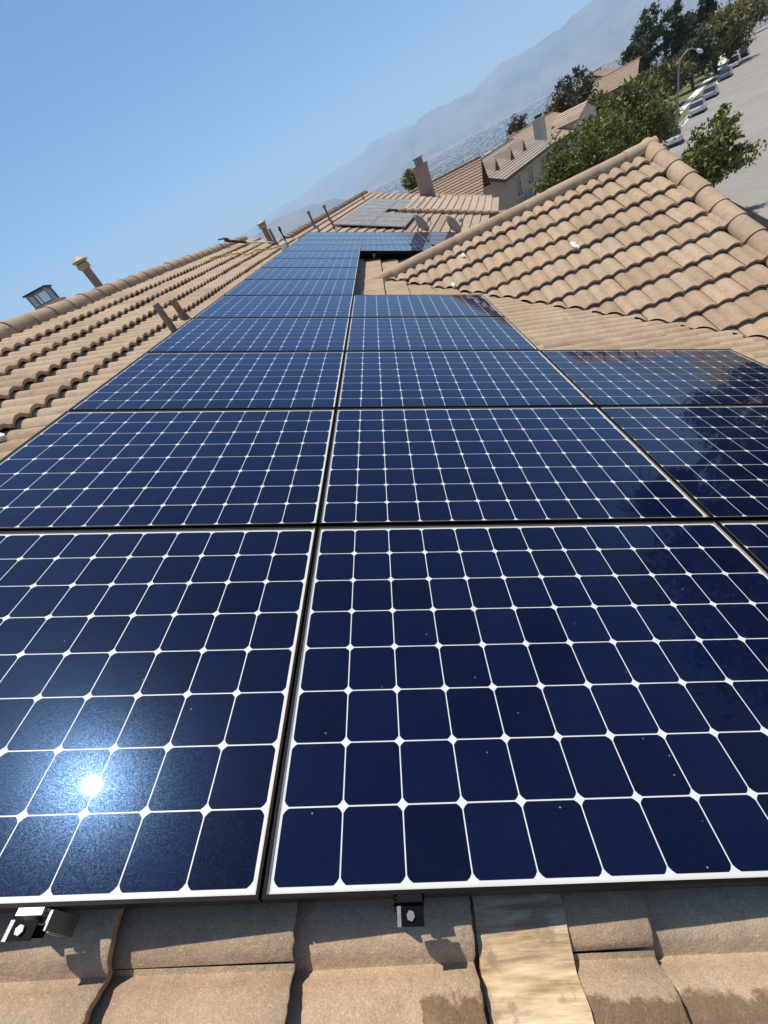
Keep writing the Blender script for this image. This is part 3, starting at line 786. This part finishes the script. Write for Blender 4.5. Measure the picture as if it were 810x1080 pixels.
# ------------------------------------------------------------------ houses along the street
def wave_roof(L, Wd, slope, amp, tile=.34, expo=.36, nper=4):
    """stepped, waved courses: x = along ridge 0..L, y = down the slope (horizontal distance), z"""
    n = max(2, int(L / tile * nper)); xs = np.linspace(0, L, n + 1)
    wv = amp * np.abs(np.sin(math.pi * xs / (tile / 2))) if amp else xs * 0
    K = int(Wd / (expo * math.cos(math.atan(slope)))); st = Wd / K
    v = []; f = []
    for k in range(K):
        y0, y1 = k * st, (k + 1) * st + .02; b = len(v)
        for x, h in zip(xs, wv): v.append((x, y0, -slope * y0 + h * .9))
        for x, h in zip(xs, wv): v.append((x, y1, -slope * y1 + h + .055))
        for x, h in zip(xs, wv): v.append((x, y1 - .005, -slope * y1 + h - .01))
        m_ = n + 1
        for q in range(n):
            f.append((b + q, b + m_ + q, b + m_ + q + 1, b + q + 1)); f.append((b + m_ + q, b + 2 * m_ + q, b + 2 * m_ + q + 1, b + m_ + q + 1))
    return v, f
def gable_house(name, P, az, L, Wr, Wl, zb, label, roofm, wallm, amp=.03, slope=.4307, windows=(), over=.5, nper=4, group=None):
    a = R(az); e = Vector((math.sin(a), math.cos(a), 0)); r = Vector((math.cos(a), -math.sin(a), 0))
    root = empty(name, mw=frame((P[0], P[1], zb), r, e, (0, 0, 1))); tag(root, label, 'house', group)
    H = P[2] - zb           # local: x right, y along ridge, z up from the base
    for W_, sg in ((Wr, 1), (Wl, -1)):
        v, f = wave_roof(L, W_, slope, amp, nper=nper)
        v = [(sg * y, x, H + z) for x, y, z in v]
        f = [q[::-1] if sg > 0 else q for q in f]
        o = link('roof', mesh('roof', v, f, roofm, 50), root)
        mb = MB()
        for yy in (0.0, L - .04):
            s_ = math.atan(slope); Mx = frame((0, yy, H - .03), (sg * math.cos(s_), 0, -math.sin(s_)), (0, 1, 0), (sg * math.sin(s_), 0, math.cos(s_)))
            mb.box((.01, 0, -.2), (W_ / math.cos(s_), .04, .0), Mx)
        mb.box((sg * W_ - .02, 0, H - slope * W_ - .2), (sg * W_ + .02, L, H - slope * W_ - .02))
        mb.add([(0, 0.05, H - .09), (0, L - .05, H - .09), (sg * W_, L - .05, H - .09 - slope * W_), (sg * W_, .05, H - .09 - slope * W_)], [(0, 1, 2, 3)])
        mb.build('fascia', 'fascia', root)
    mb = MB(); x0, x1, y0, y1 = -Wl + over, Wr - over, over, L - over
    wallring(mb, [(x0, y0), (0, y0), (x1, y0), (x1, y1), (0, y1), (x0, y1)], -1.5, [H - slope * (Wl - over) - .1, H - .1, H - slope * (Wr - over) - .1, H - slope * (Wr - over) - .1, H - .1, H - slope * (Wl - over) - .1])
    mb.build('wall', wallm, root)
    mb = MB(); k = 0
    while k * .4 < L - .1:
        mb.tube([(0, k * .4, H + .06), (0, k * .4 + .42, H + .035)], [.12, .1], 8); k += 1
    mb.build('ridge_cap', roofm, root, 50)
    for side, t, z, w_, h_ in windows:   # side: 'R' wall facing +x, 'F' gable wall at the near end
        if side == 'R': Mx = frame((x1 + .01, t, z), (0, 1, 0), (-1, 0, 0), (0, 0, 1))
        else: Mx = frame((t, y0 - .01, z), (1, 0, 0), (0, 1, 0), (0, 0, 1))
        fr = MB()
        for lo, hi in (((-.08, -.05, -.08), (w_ + .08, .02, 0)), ((-.08, -.05, h_), (w_ + .08, .02, h_ + .08)), ((-.08, -.05, 0), (0, .02, h_)), ((w_, -.05, 0), (w_ + .08, .02, h_)), ((w_ / 2 - .03, -.03, 0), (w_ / 2 + .03, .0, h_))): fr.box(lo, hi, Mx)
        wo = fr.build('window', 'trim_white', root)
        MB().box((0, -.012, 0), (w_, .01, h_), Mx).build('pane', 'glass_dark', wo)
    return root
def addpart(root, name, mb, mat, smooth=None):
    return mb.build(name, mat, root, smooth)
# next house down the street
h2 = gable_house('house', (-3.05, 18.6, .62), 14.5, 13.0, 6.9, 4.0, -7.8, 'neighbour house with tan tile roof and its own solar panels', 'tile_far', 'stucco', amp=.034, windows=[('R', 2.0, 4.2, 1.4, 1.3), ('R', 6, 4.2, 1.4, 1.3), ('R', 9.5, 4.2, 1.4, 1.3)])
H2 = .62 + 7.8; sl_ = .4307
def h2p(x, y, n=0): return Vector((x - (-n) * .395, y, H2 - sl_ * x + n * .918))
mb = MB()   # row of cap tiles down the slope where the far section steps up
for k in range(14):
    d0 = 2.9 + .33 * k; mb.tube([h2p(d0, 6.6, .10), h2p(d0 + .36, 6.6, .13)], [.09, .12], 8)
addpart(h2, 'verge_tile', mb, 'tile_far', 50)
v, f = wave_roof(4.6, 4.3, sl_, .03)
mb = MB(); mb.add([h2p(3.0 + y, 6.7 + x, 0) + Vector((0, 0, z + sl_ * y + .12)) for x, y, z in v], [q[::-1] for q in f]); addpart(h2, 'roof', mb, 'tile_pink', 50)
for lx, ly, hh, rr, cp_ in ((.35, 2.4, .55, .05, 1), (.5, 4.0, .55, .05, 1), (1.2, 2.2, .4, .045, 0), (.9, 1.3, .35, .03, 0), (.55, 10.2, .4, .04, 0)):
    b_ = h2p(lx, ly); mb = MB().tube([b_ - Vector((0, 0, .1)), b_ + Vector((0, 0, hh))], rr, 10)
    if cp_: mb.tube([b_ + Vector((0, 0, hh)), b_ + Vector((0, 0, hh + .02)), b_ + Vector((0, 0, hh + .1))], [rr * 1.1, rr * 1.5, rr * 1.4], 10)
    addpart(h2, 'vent_pipe', mb, 'pipe_brown', 40)
mb = MB(); cb = h2p(3.75, 11.6, -.12); mb.box((cb.x - .36, cb.y - .3, cb.z - .6), (cb.x + .36, cb.y + .3, cb.z + 1.62)); mb.box((cb.x - .4, cb.y - .34, cb.z + 1.62), (cb.x + .4, cb.y + .34, cb.z + 1.72))
chm = addpart(h2, 'chimney', mb, 'stucco_pink'); chm['label'] = 'tall pinkish brown chimney'
mb = MB(); mb.box((cb.x - .2, cb.y - .2, cb.z + 1.72), (cb.x + .2, cb.y + .2, cb.z + 2.0)); mb.box((cb.x - .26, cb.y - .26, cb.z + 2.0), (cb.x + .26, cb.y + .26, cb.z + 2.05)); link('cap', mesh('cap', mb.v, mb.f, 'galvanised'), chm)
# its panels
fm2 = MB(); w2, l2 = 1.50, 1.02
for lo, hi in (((0, 0, -.04), (w2, .03, 0)), ((0, l2 - .03, -.04), (w2, l2, 0)), ((0, .03, -.04), (.03, l2 - .03, 0)), ((w2 - .03, .03, -.04), (w2, l2 - .03, 0))): fm2.box(lo, hi)
F2 = mesh('frame', fm2.v, fm2.f, 'aluminium')
c2 = MB(); c2.box((.03, .03, -.03), (w2 - .03, l2 - .03, -.008)); C2 = mesh('cell_sheet', c2.v, c2.f, 'far_cell')
G2 = mesh('glass', [(.03, .03, -.004), (w2 - .03, .03, -.004), (w2 - .03, l2 - .03, -.004), (.03, l2 - .03, -.004)], [(0, 1, 2, 3)], 'panel_glass_dusty')
R2 = h2.matrix_world.copy() if False else frame((-3.05, 18.6, -7.8), (math.cos(R(14.5)), -math.sin(R(14.5)), 0), (math.sin(R(14.5)), math.cos(R(14.5)), 0), (0, 0, 1))
for cc in range(2):
    for rr in range(7):
        if cc == 1 and rr in (3,): continue
        M = R2 @ frame(h2p(1.05 + cc * 1.53 * CT, 2.6 + rr * 1.04, .16), (CT, 0, -ST), (0, 1, 0), (ST, 0, CT))
        root = empty('solar_panel', mw=M)
        tag(root, "dusty grey solar panel on the neighbour's roof, %s column, %s from the near end" % (('upslope', 'downslope')[cc], ('first',) [0] if rr == 0 else ORD[rr]), 'solar panel', "solar panels on the neighbour's roof")
        link('frame', F2, root); link('cell_sheet', C2, root); link('glass', G2, root)

h3 = gable_house('house', (1.0, 41.2, -.85), 105.6, 8.0, 5.9, 4.6, -8.0, 'brown tile roofed house with a gable wall, behind the pinkish chimney', 'tile_brown', 'stucco_pink', amp=.03, windows=[('F', -.5, 4, 1, 1.2)], nper=3)
# window in the far gable (the end that shows)
mb = MB(); Mx = frame((-.5, 8.0 - .49, 4.0), (1, 0, 0), (0, -1, 0), (0, 0, 1)); mb.box((0, -.06, 0), (1.1, .0, 1.5), Mx); wn_ = addpart(h3, 'window', mb, 'trim_white'); MB().box((.1, -.075, .1), (1.0, -.06, 1.4), Mx).build('pane', 'glass_dark', wn_)

h4 = gable_house('house', (8.7, 50.4, -1.75), 37, 14.0, 4.4, 4.4, -9.0, 'two storey stucco house with three small gabled roof vents', 'tile_grey', 'stucco', amp=.03, windows=[('R', 3.2, 3.2, 1.2, 1.7), ('R', 6.4, 3.4, 1.3, 1.5), ('R', 10, 3.4, 1.3, 1.5), ('R', 12, 3.4, 1.1, 1.5)], nper=3)
for t in (2.6, 6.4, 9.8):    # gabled vents on the street-side slope
    H4 = 7.25; x0 = 1.5; zb_ = H4 - sl_ * x0
    mb = MB()
    mb.add([(x0 + 1.2, t - .6, zb_ - .55), (x0 + 1.2, t + .6, zb_ - .55), (x0 + 1.2, t, zb_ + .45), (x0 - 1.2, t, zb_ + .45), (x0 + .1, t - .6, zb_ - .0), (x0 + .1, t + .6, zb_ - .0)], [(0, 1, 2), (0, 2, 3, 4), (2, 1, 5, 3)])
    rv = addpart(h4, 'roof_vent', mb, 'tile_grey')
    mb = MB(); mb.add([(x0 + 1.215, t - .42, zb_ - .5), (x0 + 1.215, t + .42, zb_ - .5), (x0 + 1.215, t, zb_ + .25)], [(0, 1, 2)]); mb.add([(x0 + 1.205, t - .42, zb_ - .5), (x0 + 1.205, t + .42, zb_ - .5), (x0 + 1.205, t, zb_ + .25)], [(2, 1, 0)]); mb.build('louver', 'dark_metal', rv)
# lower bay roof by the entrance
mb = MB(); mb.box((3.9, 3.4, 2.6), (5.6, 6.4, 2.75)); mb.box((4.0, 3.5, -1), (5.4, 6.3, 2.6)); addpart(h4, 'porch', mb, 'stucco')

h5 = gable_house('house', (18.7, 69.8, -1.85), 50, 10.5, 5.6, 5, -9.5, 'house with a pale pink tile roof and a stucco chimney on its near wall', 'tile_pink', 'stucco_pale', amp=.025, windows=[('F', 1.0, 4.6, .7, 1.2), ('F', 2.0, 4.6, .7, 1.2), ('R', 3, 4.0, 1.4, 1.3)], nper=2)
mb = MB(); mb.box((4.1, -.7, 0), (5.1, .3, 8.1)); mb.box((4.05, -.75, 8.1), (5.15, .35, 8.25)); chm = addpart(h5, 'chimney', mb, 'stucco_pale'); mb = MB(); mb.box((4.3, -.5, 8.25), (4.9, .1, 8.55)); mb.build('cap', 'dark_metal', chm)
# cross gable toward the street
mb = MB(); H5 = 7.65
v, f = wave_roof(4.2, 2.6, .45, .02, nper=2)
for sg in (1, -1): mb.add([(2.2 + x, 7.6 + sg * y, H5 - .35 + z) for x, y, z in v], [q if sg > 0 else q[::-1] for q in f])
addpart(h5, 'roof', mb, 'tile_pink', 50)
mb = MB(); mb.add([(6.1, 5.4, -1), (6.1, 9.8, -1), (6.1, 9.8, H5 - 1.4), (6.1, 7.6, H5 - .45), (6.1, 5.4, H5 - 1.4)], [(0, 1, 2, 3, 4)]); mb.add([(4, 5.4, -1), (6.1, 5.4, -1), (6.1, 5.4, H5 - 1.4), (4, 5.4, H5 - 1.4)], [(0, 1, 2, 3)]); addpart(h5, 'wall', mb, 'stucco_pale')

gable_house('house', (33, 92, -2.9), 38, 9, 4.6, 4.2, -10, 'low tan house with a small roof showing above the broad trees', 'tile_grey', 'stucco_pale', amp=0, nper=1)
gable_house('house', (41.0, 103.5, -1.7), 120, 9, 4.8, 4.8, -10.5, 'tan tile house among trees left of the street lamp', 'tile_far', 'stucco', amp=0, nper=1)
gable_house('house', (44, 119, -1.2), 40, 10, 4.8, 4.6, -10.5, 'house with a pinkish roof behind the tall slim trees', 'tile_pink', 'stucco_pale', amp=0, nper=1)
gable_house('house', (53, 130, -.8), 40, 9, 4.8, 4.6, -10.5, 'farthest tan house, half hidden by bushes near the lamp', 'tile_far', 'stucco_pale', amp=0, nper=1)

# ------------------------------------------------------------------ trees
def leaves(centers, size, seed, up=.3):
    r = np.random.default_rng(seed); n = len(centers)
    a = r.normal(size=(n, 3)); a /= np.linalg.norm(a, axis=1)[:, None]
    b = r.normal(size=(n, 3)) + np.array([0, 0, up]); b -= (a * b).sum(1)[:, None] * a; b /= np.linalg.norm(b, axis=1)[:, None]
    s = size * r.uniform(.35, 1.0, n)[:, None] ** 1.3 * 1.9; c = np.asarray(centers)
    V = np.stack([c - b * s, c + a * s * .42, c + b * s, c - a * s * .42], 1).reshape(-1, 3)
    F = np.arange(4 * n).reshape(-1, 4); return V, F
def tree(name, base, crown, nclump, per, leaf, mat, label, seed, trunk_r=.2, clump_r=None, group='trees along the street', sparse=.15, limbs=7):
    """crown: list of (dx, dy, dz, rx, ry, rz) ellipsoids relative to the base"""
    r = np.random.default_rng(seed); root = empty(name, base); tag(root, label, 'tree', group)
    vols = np.array([c[3] * c[4] * c[5] for c in crown]); pr = vols / vols.sum()
    cl = []
    for k in range(nclump):
        c = crown[r.choice(len(crown), p=pr)]
        d = r.normal(size=3); d /= np.linalg.norm(d); q = r.uniform(sparse, 1) ** .45
        cl.append((c[0] + d[0] * q * c[3], c[1] + d[1] * q * c[4], c[2] + d[2] * q * c[5]))
    cl = np.array(cl); cr = clump_r or np.mean([c[3] for c in crown]) * .2
    cs = np.repeat(cl, per, 0) + r.normal(size=(nclump * per, 3)) * cr * np.repeat(r.uniform(.5, 1.25, nclump), per)[:, None] * np.array([1, 1, .75])
    V, F = leaves(cs, leaf, seed)
    link('crown', mesh('crown', V.tolist(), F.tolist(), mat), root)
    mb = MB(); top = np.mean([c[2] for c in crown]); cx, cy = np.mean([c[0] for c in crown]), np.mean([c[1] for c in crown])
    mb.tube([(0, 0, -.8), (cx * .15, cy * .15, top * .35), (cx * .5, cy * .5, top * .75), (cx, cy, top * 1.1)], [trunk_r * 1.2, trunk_r, trunk_r * .7, trunk_r * .3], 8)
    for k in range(limbs):
        t = cl[r.integers(len(cl))]; h0 = top * r.uniform(.3, .75)
        s_ = Vector((cx * .4, cy * .4, h0)); e_ = Vector(t)
        mb.tube([s_, s_.lerp(e_, .5) + Vector((0, 0, .15 * top * .3)), e_], [trunk_r * .45, trunk_r * .28, trunk_r * .08], 6)
    mb.build('trunk', 'bark', root, 60)
    return root
def gz(x, y): return float(land(x, y))
def at(xpix, ypix, dist):      # a spot seen from the roof, used to survey where things stand
    d = RIGHT * (xpix - 405) / FPX + DOWN * (ypix - 540) / FPX + FWD
    return CAM_POS + d * (dist / math.hypot(d.x, d.y))
def T(name, xp, yp, dist, rad, mat, label, seed, nclump=70, per=60, leaf=.1, hz=1.0, extra=(), **kw):
    c = at(xp, yp, dist); b = Vector((c.x, c.y, gz(c.x, c.y))); h = c.z - b.z
    cr = [(0, 0, h, rad, rad, rad * hz)] + [(a, b_, h + c_, q, q, q * hz) for a, b_, c_, q in extra]
    return tree(name, b, cr, nclump, per, leaf, mat, label, seed, **kw)
T('broadleaf_tree', 610, 172, 38, 2.0, 'leaf_green', 'round green tree right behind the gable ridge, the lower left one', 1, 140, 95, .09, 1.0, ((-1.2, .3, -.8, 1.5), (1.2, 0, -.9, 1.6)), trunk_r=.16)
T('broadleaf_tree', 662, 128, 44, 2.2, 'leaf_green', 'big dark green tree behind the gable, taller and to the right', 2, 170, 95, .10, 1.0, ((-1.7, .6, -.9, 1.5), (1.5, -.3, -1.1, 1.5)), trunk_r=.2)
T('broadleaf_tree', 640, 150, 41, 1.9, 'leaf_bright', 'yellowish green tree between the two dark green trees behind the gable', 3, 100, 80, .09, trunk_r=.14)
T('street_tree', 752, 158, 29, 1.15, 'leaf_bright', 'feathery green tree standing out over the grey road', 4, 95, 80, .085, .9, ((.9, .2, .45, .55), (-.5, -.3, -.6, .9), (.9, -.5, -.75, .6), (.25, .4, .95, .5)), trunk_r=.08, clump_r=.17)
T('broadleaf_tree', 606, 97, 100, 3.0, 'leaf_dark', 'dark olive tree standing up against the hazy valley', 5, 70, 60, .22, 1.0, ((-1.5, 0, -2, 2), (1.5, 0, -2.2, 2.2)), trunk_r=.25)
T('dry_tree', 590, 113, 92, 1.9, 'leaf_brown', 'brownish bushy tree beside the dark olive tree', 6, 50, 50, .2, .8, trunk_r=.18)
T('broadleaf_tree', 628, 112, 90, 1.7, 'leaf_olive', 'small olive tree below the low tan house', 7, 50, 50, .2, .8, trunk_r=.15)
T('slim_tree', 683, 47, 150, 3.0, 'leaf_dark', 'tall slim dark tree, leftmost of the tall ones by the street', 8, 60, 60, .3, 1.9, trunk_r=.3)
T('slim_tree', 709, 36, 155, 2.3, 'leaf_dark', 'second tall slim dark tree, between the leftmost and the conifer', 9, 55, 60, .3, 2.3, trunk_r=.3)
def conifer(xp, ypt, ypb, dist, rad, label, seed):
    b0 = at(xp, ypb, dist); top = at(xp, ypt, dist); gb_ = gz(b0.x, b0.y); b = Vector((b0.x, b0.y, gb_))
    r = np.random.default_rng(seed); root = empty('conifer', b); tag(root, label, 'tree', 'trees along the street'); H = top.z - gb_
    cs = []
    mb = MB().tube([(0, 0, -.5), (0, 0, H * .97)], [.35, .05], 8)
    for k in range(90):
        z = H * (.22 + .78 * (k / 90) ** .85); L = rad * (1 - (z / H - .2) / .82) * r.uniform(.65, 1.15); t = r.uniform(0, 6.28)
        mb.tube([(0, 0, z), (L * math.cos(t), L * math.sin(t), z - L * .12)], [.06, .015], 4)
        q = r.uniform(.15, 1, 60) ** .8
        for u in q: cs.append((u * L * math.cos(t) + r.normal() * .22, u * L * math.sin(t) + r.normal() * .22, z - u * L * .12 + r.normal() * .18))
    V, F = leaves(np.array(cs), .28, seed); link('crown', mesh('crown', V.tolist(), F.tolist(), 'leaf_dark'), root); mb.build('trunk', 'bark', root, 60)
conifer(742, -22, 60, 150, 5.0, 'largest dark conifer at the top, beside the hazy mountain', 10)
T('broadleaf_tree', 757, 42, 140, 4.2, 'leaf_olive', 'broad olive tree right of the tall conifer, above the parked cars', 12, 90, 60, .28, .95, ((-3, 1, -1, 3), (2.6, -1, -1.4, 2.6)), trunk_r=.3)
T('broadleaf_tree', 733, 62, 130, 3.0, 'leaf_dark', 'dark green tree behind the farther parked cars', 13, 70, 60, .26, 1.0, ((-2.4, 1, -.8, 2.2),), trunk_r=.25)
T('broadleaf_tree', 701, 88, 112, 3.4, 'leaf_olive', 'yellow olive bushy tree by the street lamp', 14, 100, 60, .22, .8, ((-3, -1, -1, 2.6), (2.6, 1.6, -.2, 2.4)), trunk_r=.22)
T('broadleaf_tree', 676, 104, 100, 2.6, 'leaf_green', 'green tree left of the lamp pole, in front of the tan house', 15, 80, 60, .2, .9, ((-2.2, 0, -.8, 2),), trunk_r=.2)
T('broadleaf_tree', 668, 62, 128, 2.2, 'leaf_dark', 'dark bush beside the roof near the slim trees', 16, 50, 50, .25, .9, trunk_r=.2)
T('broadleaf_tree', 724, 33, 165, 2.8, 'leaf_dark', 'dark tree filling the gap between slim tree and conifer', 17, 60, 55, .3, 1.0, trunk_r=.25)
T('broadleaf_tree', 792, 12, 205, 4.2, 'leaf_olive', 'olive bush on the dry slope at the top right corner', 18, 60, 60, .35, .7, trunk_r=.2)
T('broadleaf_tree', 772, 20, 185, 3.4, 'leaf_olive', 'rounded olive tree at the foot of the dry slope', 19, 60, 60, .32, .8, trunk_r=.2)
T('shrub', 433, 190, 44, .8, 'leaf_bright', 'small green shrub behind the pinkish chimney', 20, 30, 40, .1, .9, trunk_r=.06)
T('shrub', 546, 133, 84, 1.3, 'leaf_brown', 'small brown shrub left of the pink roof', 21, 30, 40, .16, .9, trunk_r=.08)
T('street_tree', 704, 126, 84, 1.3, 'leaf_olive', 'small olive tree on the parkway at the near end of the cars', 22, 45, 45, .13, .9, trunk_r=.08)
# across the street, seen mirrored in the array
for k, (az, d, elv, rad_) in enumerate(((54.5, 30, 8, 3.2), (60, 28, 12, 4.2), (66, 26, 12, 4.2), (45.5, 60, 1.2, 2.6), (51, 44, 2.5, 3.2))):
    x, y = CAM_POS.x + d * math.sin(R(az)), CAM_POS.y + d * math.cos(R(az)); zc = CAM_POS.z + d * math.tan(R(elv)); g_ = gz(x, y)
    tree('broadleaf_tree', (x, y, g_), [(0, 0, zc - g_, rad_, rad_, rad_ * .9), (0, 0, (zc - g_) * .6, rad_ * .8, rad_ * .8, rad_)], 110, 60, .17, 'leaf_dark', ('broad dark tree across the street, mirrored in the right panels', 'tall dark tree across the street, beside the palm', 'tall dark tree across the street, opposite the front door', 'dark tree across the street, farther down the slope', 'dark tree across the street, behind the palm')[k], 40 + k, trunk_r=.3, group='trees across the street')
def palm():
    az, d = 47.4, 24; x, y = CAM_POS.x + d * math.sin(R(az)), CAM_POS.y + d * math.cos(R(az)); g_ = gz(x, y); H = CAM_POS.z + d * math.tan(R(10.5)) - g_
    root = empty('palm_tree', (x, y, g_)); tag(root, 'palm tree across the street, mirrored in the right hand panels', 'tree')
    MB().tube([(0, 0, -.5), (.1, 0, H * .5), (0, 0, H)], [.26, .19, .17], 10).build('trunk', 'bark', root, 60)
    r = random.Random(5)
    for k in range(30):
        t = 2 * math.pi * k / 30 + r.uniform(-.1, .1); el = r.uniform(-.5, 1.1); L = r.uniform(2.0, 2.8); pts = []
        for s_ in range(9):
            q = s_ / 8; h = L * q; pts.append(Vector((math.cos(t) * h * math.cos(el) , math.sin(t) * h * math.cos(el), H + math.sin(el) * h - .45 * h * h / L)))
        mb = MB().tube(pts, [.03 * (1 - q / 9) + .004 for q in range(9)], 4)
        side = Vector((-math.sin(t), math.cos(t), 0))
        for s_ in range(2, 26):
            q = s_ / 26 * 8; i_ = int(q); p = pts[i_].lerp(pts[min(8, i_ + 1)], q - i_); dd = (pts[min(8, i_ + 1)] - pts[i_]).normalized(); ll = .55 * math.sin(math.pi * min(1, (s_ / 26) * .85 + .12))
            for sg in (-1, 1):
                e_ = p + (side * sg * .8 + dd * .55).normalized() * ll - Vector((0, 0, .12)); wv_ = dd * .022
                mb.add([p - wv_, p + wv_, e_], [(0, 1, 2)])
        mb.build('frond', 'palm_green', root)
    r2 = np.random.default_rng(3); nn_ = 1500; zz = H - .2 - r2.uniform(0, 1, nn_) ** 1.2 * 1.9; tt = r2.uniform(0, 6.283, nn_); ra = r2.uniform(.1, 1, nn_) ** .5 * np.clip(1.1 - (H - zz) * .25, .4, 2)
    V, F = leaves(np.stack([ra * np.cos(tt), ra * np.sin(tt), zz], 1), .26, 4, 3.0)
    sk = link('skirt', mesh('skirt', V.tolist(), F.tolist(), 'leaf_brown'), root); sk['label'] = 'hanging skirt of dead brown fronds'
palm()

# ------------------------------------------------------------------ street lamp and parked cars
b = at(714.5, 122, 80); b = Vector((b.x, b.y, road_z(b.y) + .1)); topz = at(716.6, 66, 80).z; tip = at(735, 52.5, 80.4)
root = empty('street_lamp', b); tag(root, 'tall thin street lamp with a curved arm over the parkway', 'street lamp')
Ht = topz - b.z
MB().tube([(0, 0, -.3), (0, 0, Ht)], [.13, .085], 10).build('pole', 'galvanised', root, 60)
tv = tip - b
arm = [Vector((0, 0, Ht)).lerp(tv, q) + Vector((0, 0, .55 * math.sin(math.pi * q))) for q in np.linspace(0, 1, 10)]
MB().tube(arm, [.075 - .0025 * q for q in range(10)], 8).build('arm', 'galvanised', root, 60)
hd = (arm[-1] - arm[-2]).normalized(); head = MB().tube([arm[-1] - hd * .05, arm[-1] + hd * .1, arm[-1] + hd * .55, arm[-1] + hd * .75], [.06, .15, .17, .05], 10)
ho = head.build('lamp_head', 'white_paint', root, 60)
MB().tube([arm[-1] + hd * .3 + Vector((0, 0, -.12)), arm[-1] + hd * .3 + Vector((0, 0, -.2))], [.13, .08], 10).build('lens', 'lamp_glass', ho, 60)

def car(y, off, body_m, label, van=False, name='parked_car'):
    tx = float((curb_x(y + 3) - curb_x(y - 3)) / 6); a = math.atan2(tx, 1); nx, ny = math.cos(a), -math.sin(a)
    x0, y0 = float(curb_x(y)) + nx * off, y + ny * off; zz = float(road_z(y0)) + .01
    sl2 = float((road_z(y0 + 2) - road_z(y0 - 2)) / 4)
    root = empty(name, mw=frame((x0, y0, zz), (nx, ny, 0), (math.sin(a), math.cos(a), 0), (0, 0, 1)) @ Matrix.Rotation(math.atan(sl2), 4, 'X'))
    tag(root, label, 'car', 'cars parked along the kerb')
    H = 1.0; roof = 1.85 if van else 1.45
    # cross sections along the length: (y, half width low, z low, half width belt, z belt)
    secs = [(-2.2, .72, .38, .70, .72), (-2.1, .84, .28, .82, .86), (-1.3, .88, .24, .87, .92), (0, .89, .22, .88, .92), (1.0, .89, .24, .87, .90), (1.8, .86, .28, .83, .80), (2.15, .74, .36, .7, .66)]
    v = []; f = []
    for yy, wl, zl_, wb, zb_ in secs: v += [(-wl, yy, zl_), (-wl - .02, yy, (zl_ + zb_) / 2), (-wb, yy, zb_), (wb, yy, zb_), (wl + .02, yy, (zl_ + zb_) / 2), (wl, yy, zl_)]
    for k in range(len(secs) - 1):
        for q in range(6): a_, b_ = k * 6 + q, k * 6 + (q + 1) % 6; f.append((a_, a_ + 6, b_ + 6, b_))
    f += [tuple(range(6)), tuple(len(v) - 1 - k for k in range(6))]
    MB().add(v, f).build('body', body_m, root, 35)
    cab = [(-1.95, .78, .90), (-1.45 if not van else -1.85, .64, roof - .03), (.15, .66, roof), (.95, .8, .92)]
    v = []
    for yy, wb, z_ in cab: v += [(-wb, yy, z_), (wb, yy, z_)]
    lowv = [(-.82, cab[1][0], .9), (.82, cab[1][0], .9), (-.83, .15, .91), (.83, .15, .91)]
    v += lowv
    MB().add(v, [(0, 2, 3, 1), (4, 6, 7, 5), (0, 8, 2), (1, 3, 9), (2, 8, 10, 4), (3, 5, 11, 9), (4, 10, 6), (5, 7, 11)]).build('windows', 'glass_dark', root, 20)
    MB().add([(-.64, cab[1][0], roof - .028), (.64, cab[1][0], roof - .028), (.66, .15, roof + .004), (-.66, .15, roof + .004), (-.55, -.6, roof + .05), (.55, -.6, roof + .05)], [(0, 1, 5, 4), (4, 5, 2, 3), (0, 4, 3), (1, 2, 5)]).build('roof', body_m, root, 40)
    for sx in (-1, 1):
        for yy in (-1.35, 1.35):
            wmb = MB().tube([(sx * .70, yy, .32), (sx * .90, yy, .32)], .32, 16); wo = wmb.build('wheel', 'black_rubber', root, 40)
            MB().tube([(sx * .895, yy, .32), (sx * .912, yy, .32)], .2, 12).build('rim', 'steel', wo, 40)
        MB().box((sx * .66 - .14, 2.06, .58), (sx * .66 + .14, 2.14, .68)).build('headlight', 'lamp_glass', root)
        MB().box((sx * .68 - .1, -2.19, .66), (sx * .68 + .1, -2.1, .80)).build('tail_light', 'red_lens', root)
car(80, 1.15, 'car_white', 'white car parked nearest along the far kerb, beside the lamp pole')
car(91, 1.15, 'car_silver', 'silver car with dark windows parked second along the kerb')
car(107, 1.2, 'car_blue', 'blue grey car parked third along the kerb')
car(116, 1.2, 'car_white', 'white van parked behind the blue grey car', True)
car(125, 1.3, 'car_dark', 'dark car parked farthest along the kerb')
car(62, 1.15, 'car_white', 'white car half hidden behind the feathery tree')

# ------------------------------------------------------------------ haze over the valley
hz = MB().box((-19500, -19500, -160), (19500, 19500, 960))
q = bpy.data.materials.new('haze'); q.use_nodes = True; t_ = q.node_tree; t_.nodes.clear()
ot = t_.nodes.new('ShaderNodeOutputMaterial'); pv = t_.nodes.new('ShaderNodeVolumePrincipled')
pv.inputs['Color'].default_value = (.54, .755, 1, 1); pv.inputs['Density'].default_value = 9.5e-5; pv.inputs['Anisotropy'].default_value = .25
t_.links.new(pv.outputs[0], ot.inputs['Volume'])
ho = hz.build('haze', q); tag(ho, 'pale haze hanging over the valley', 'haze', kind='stuff')
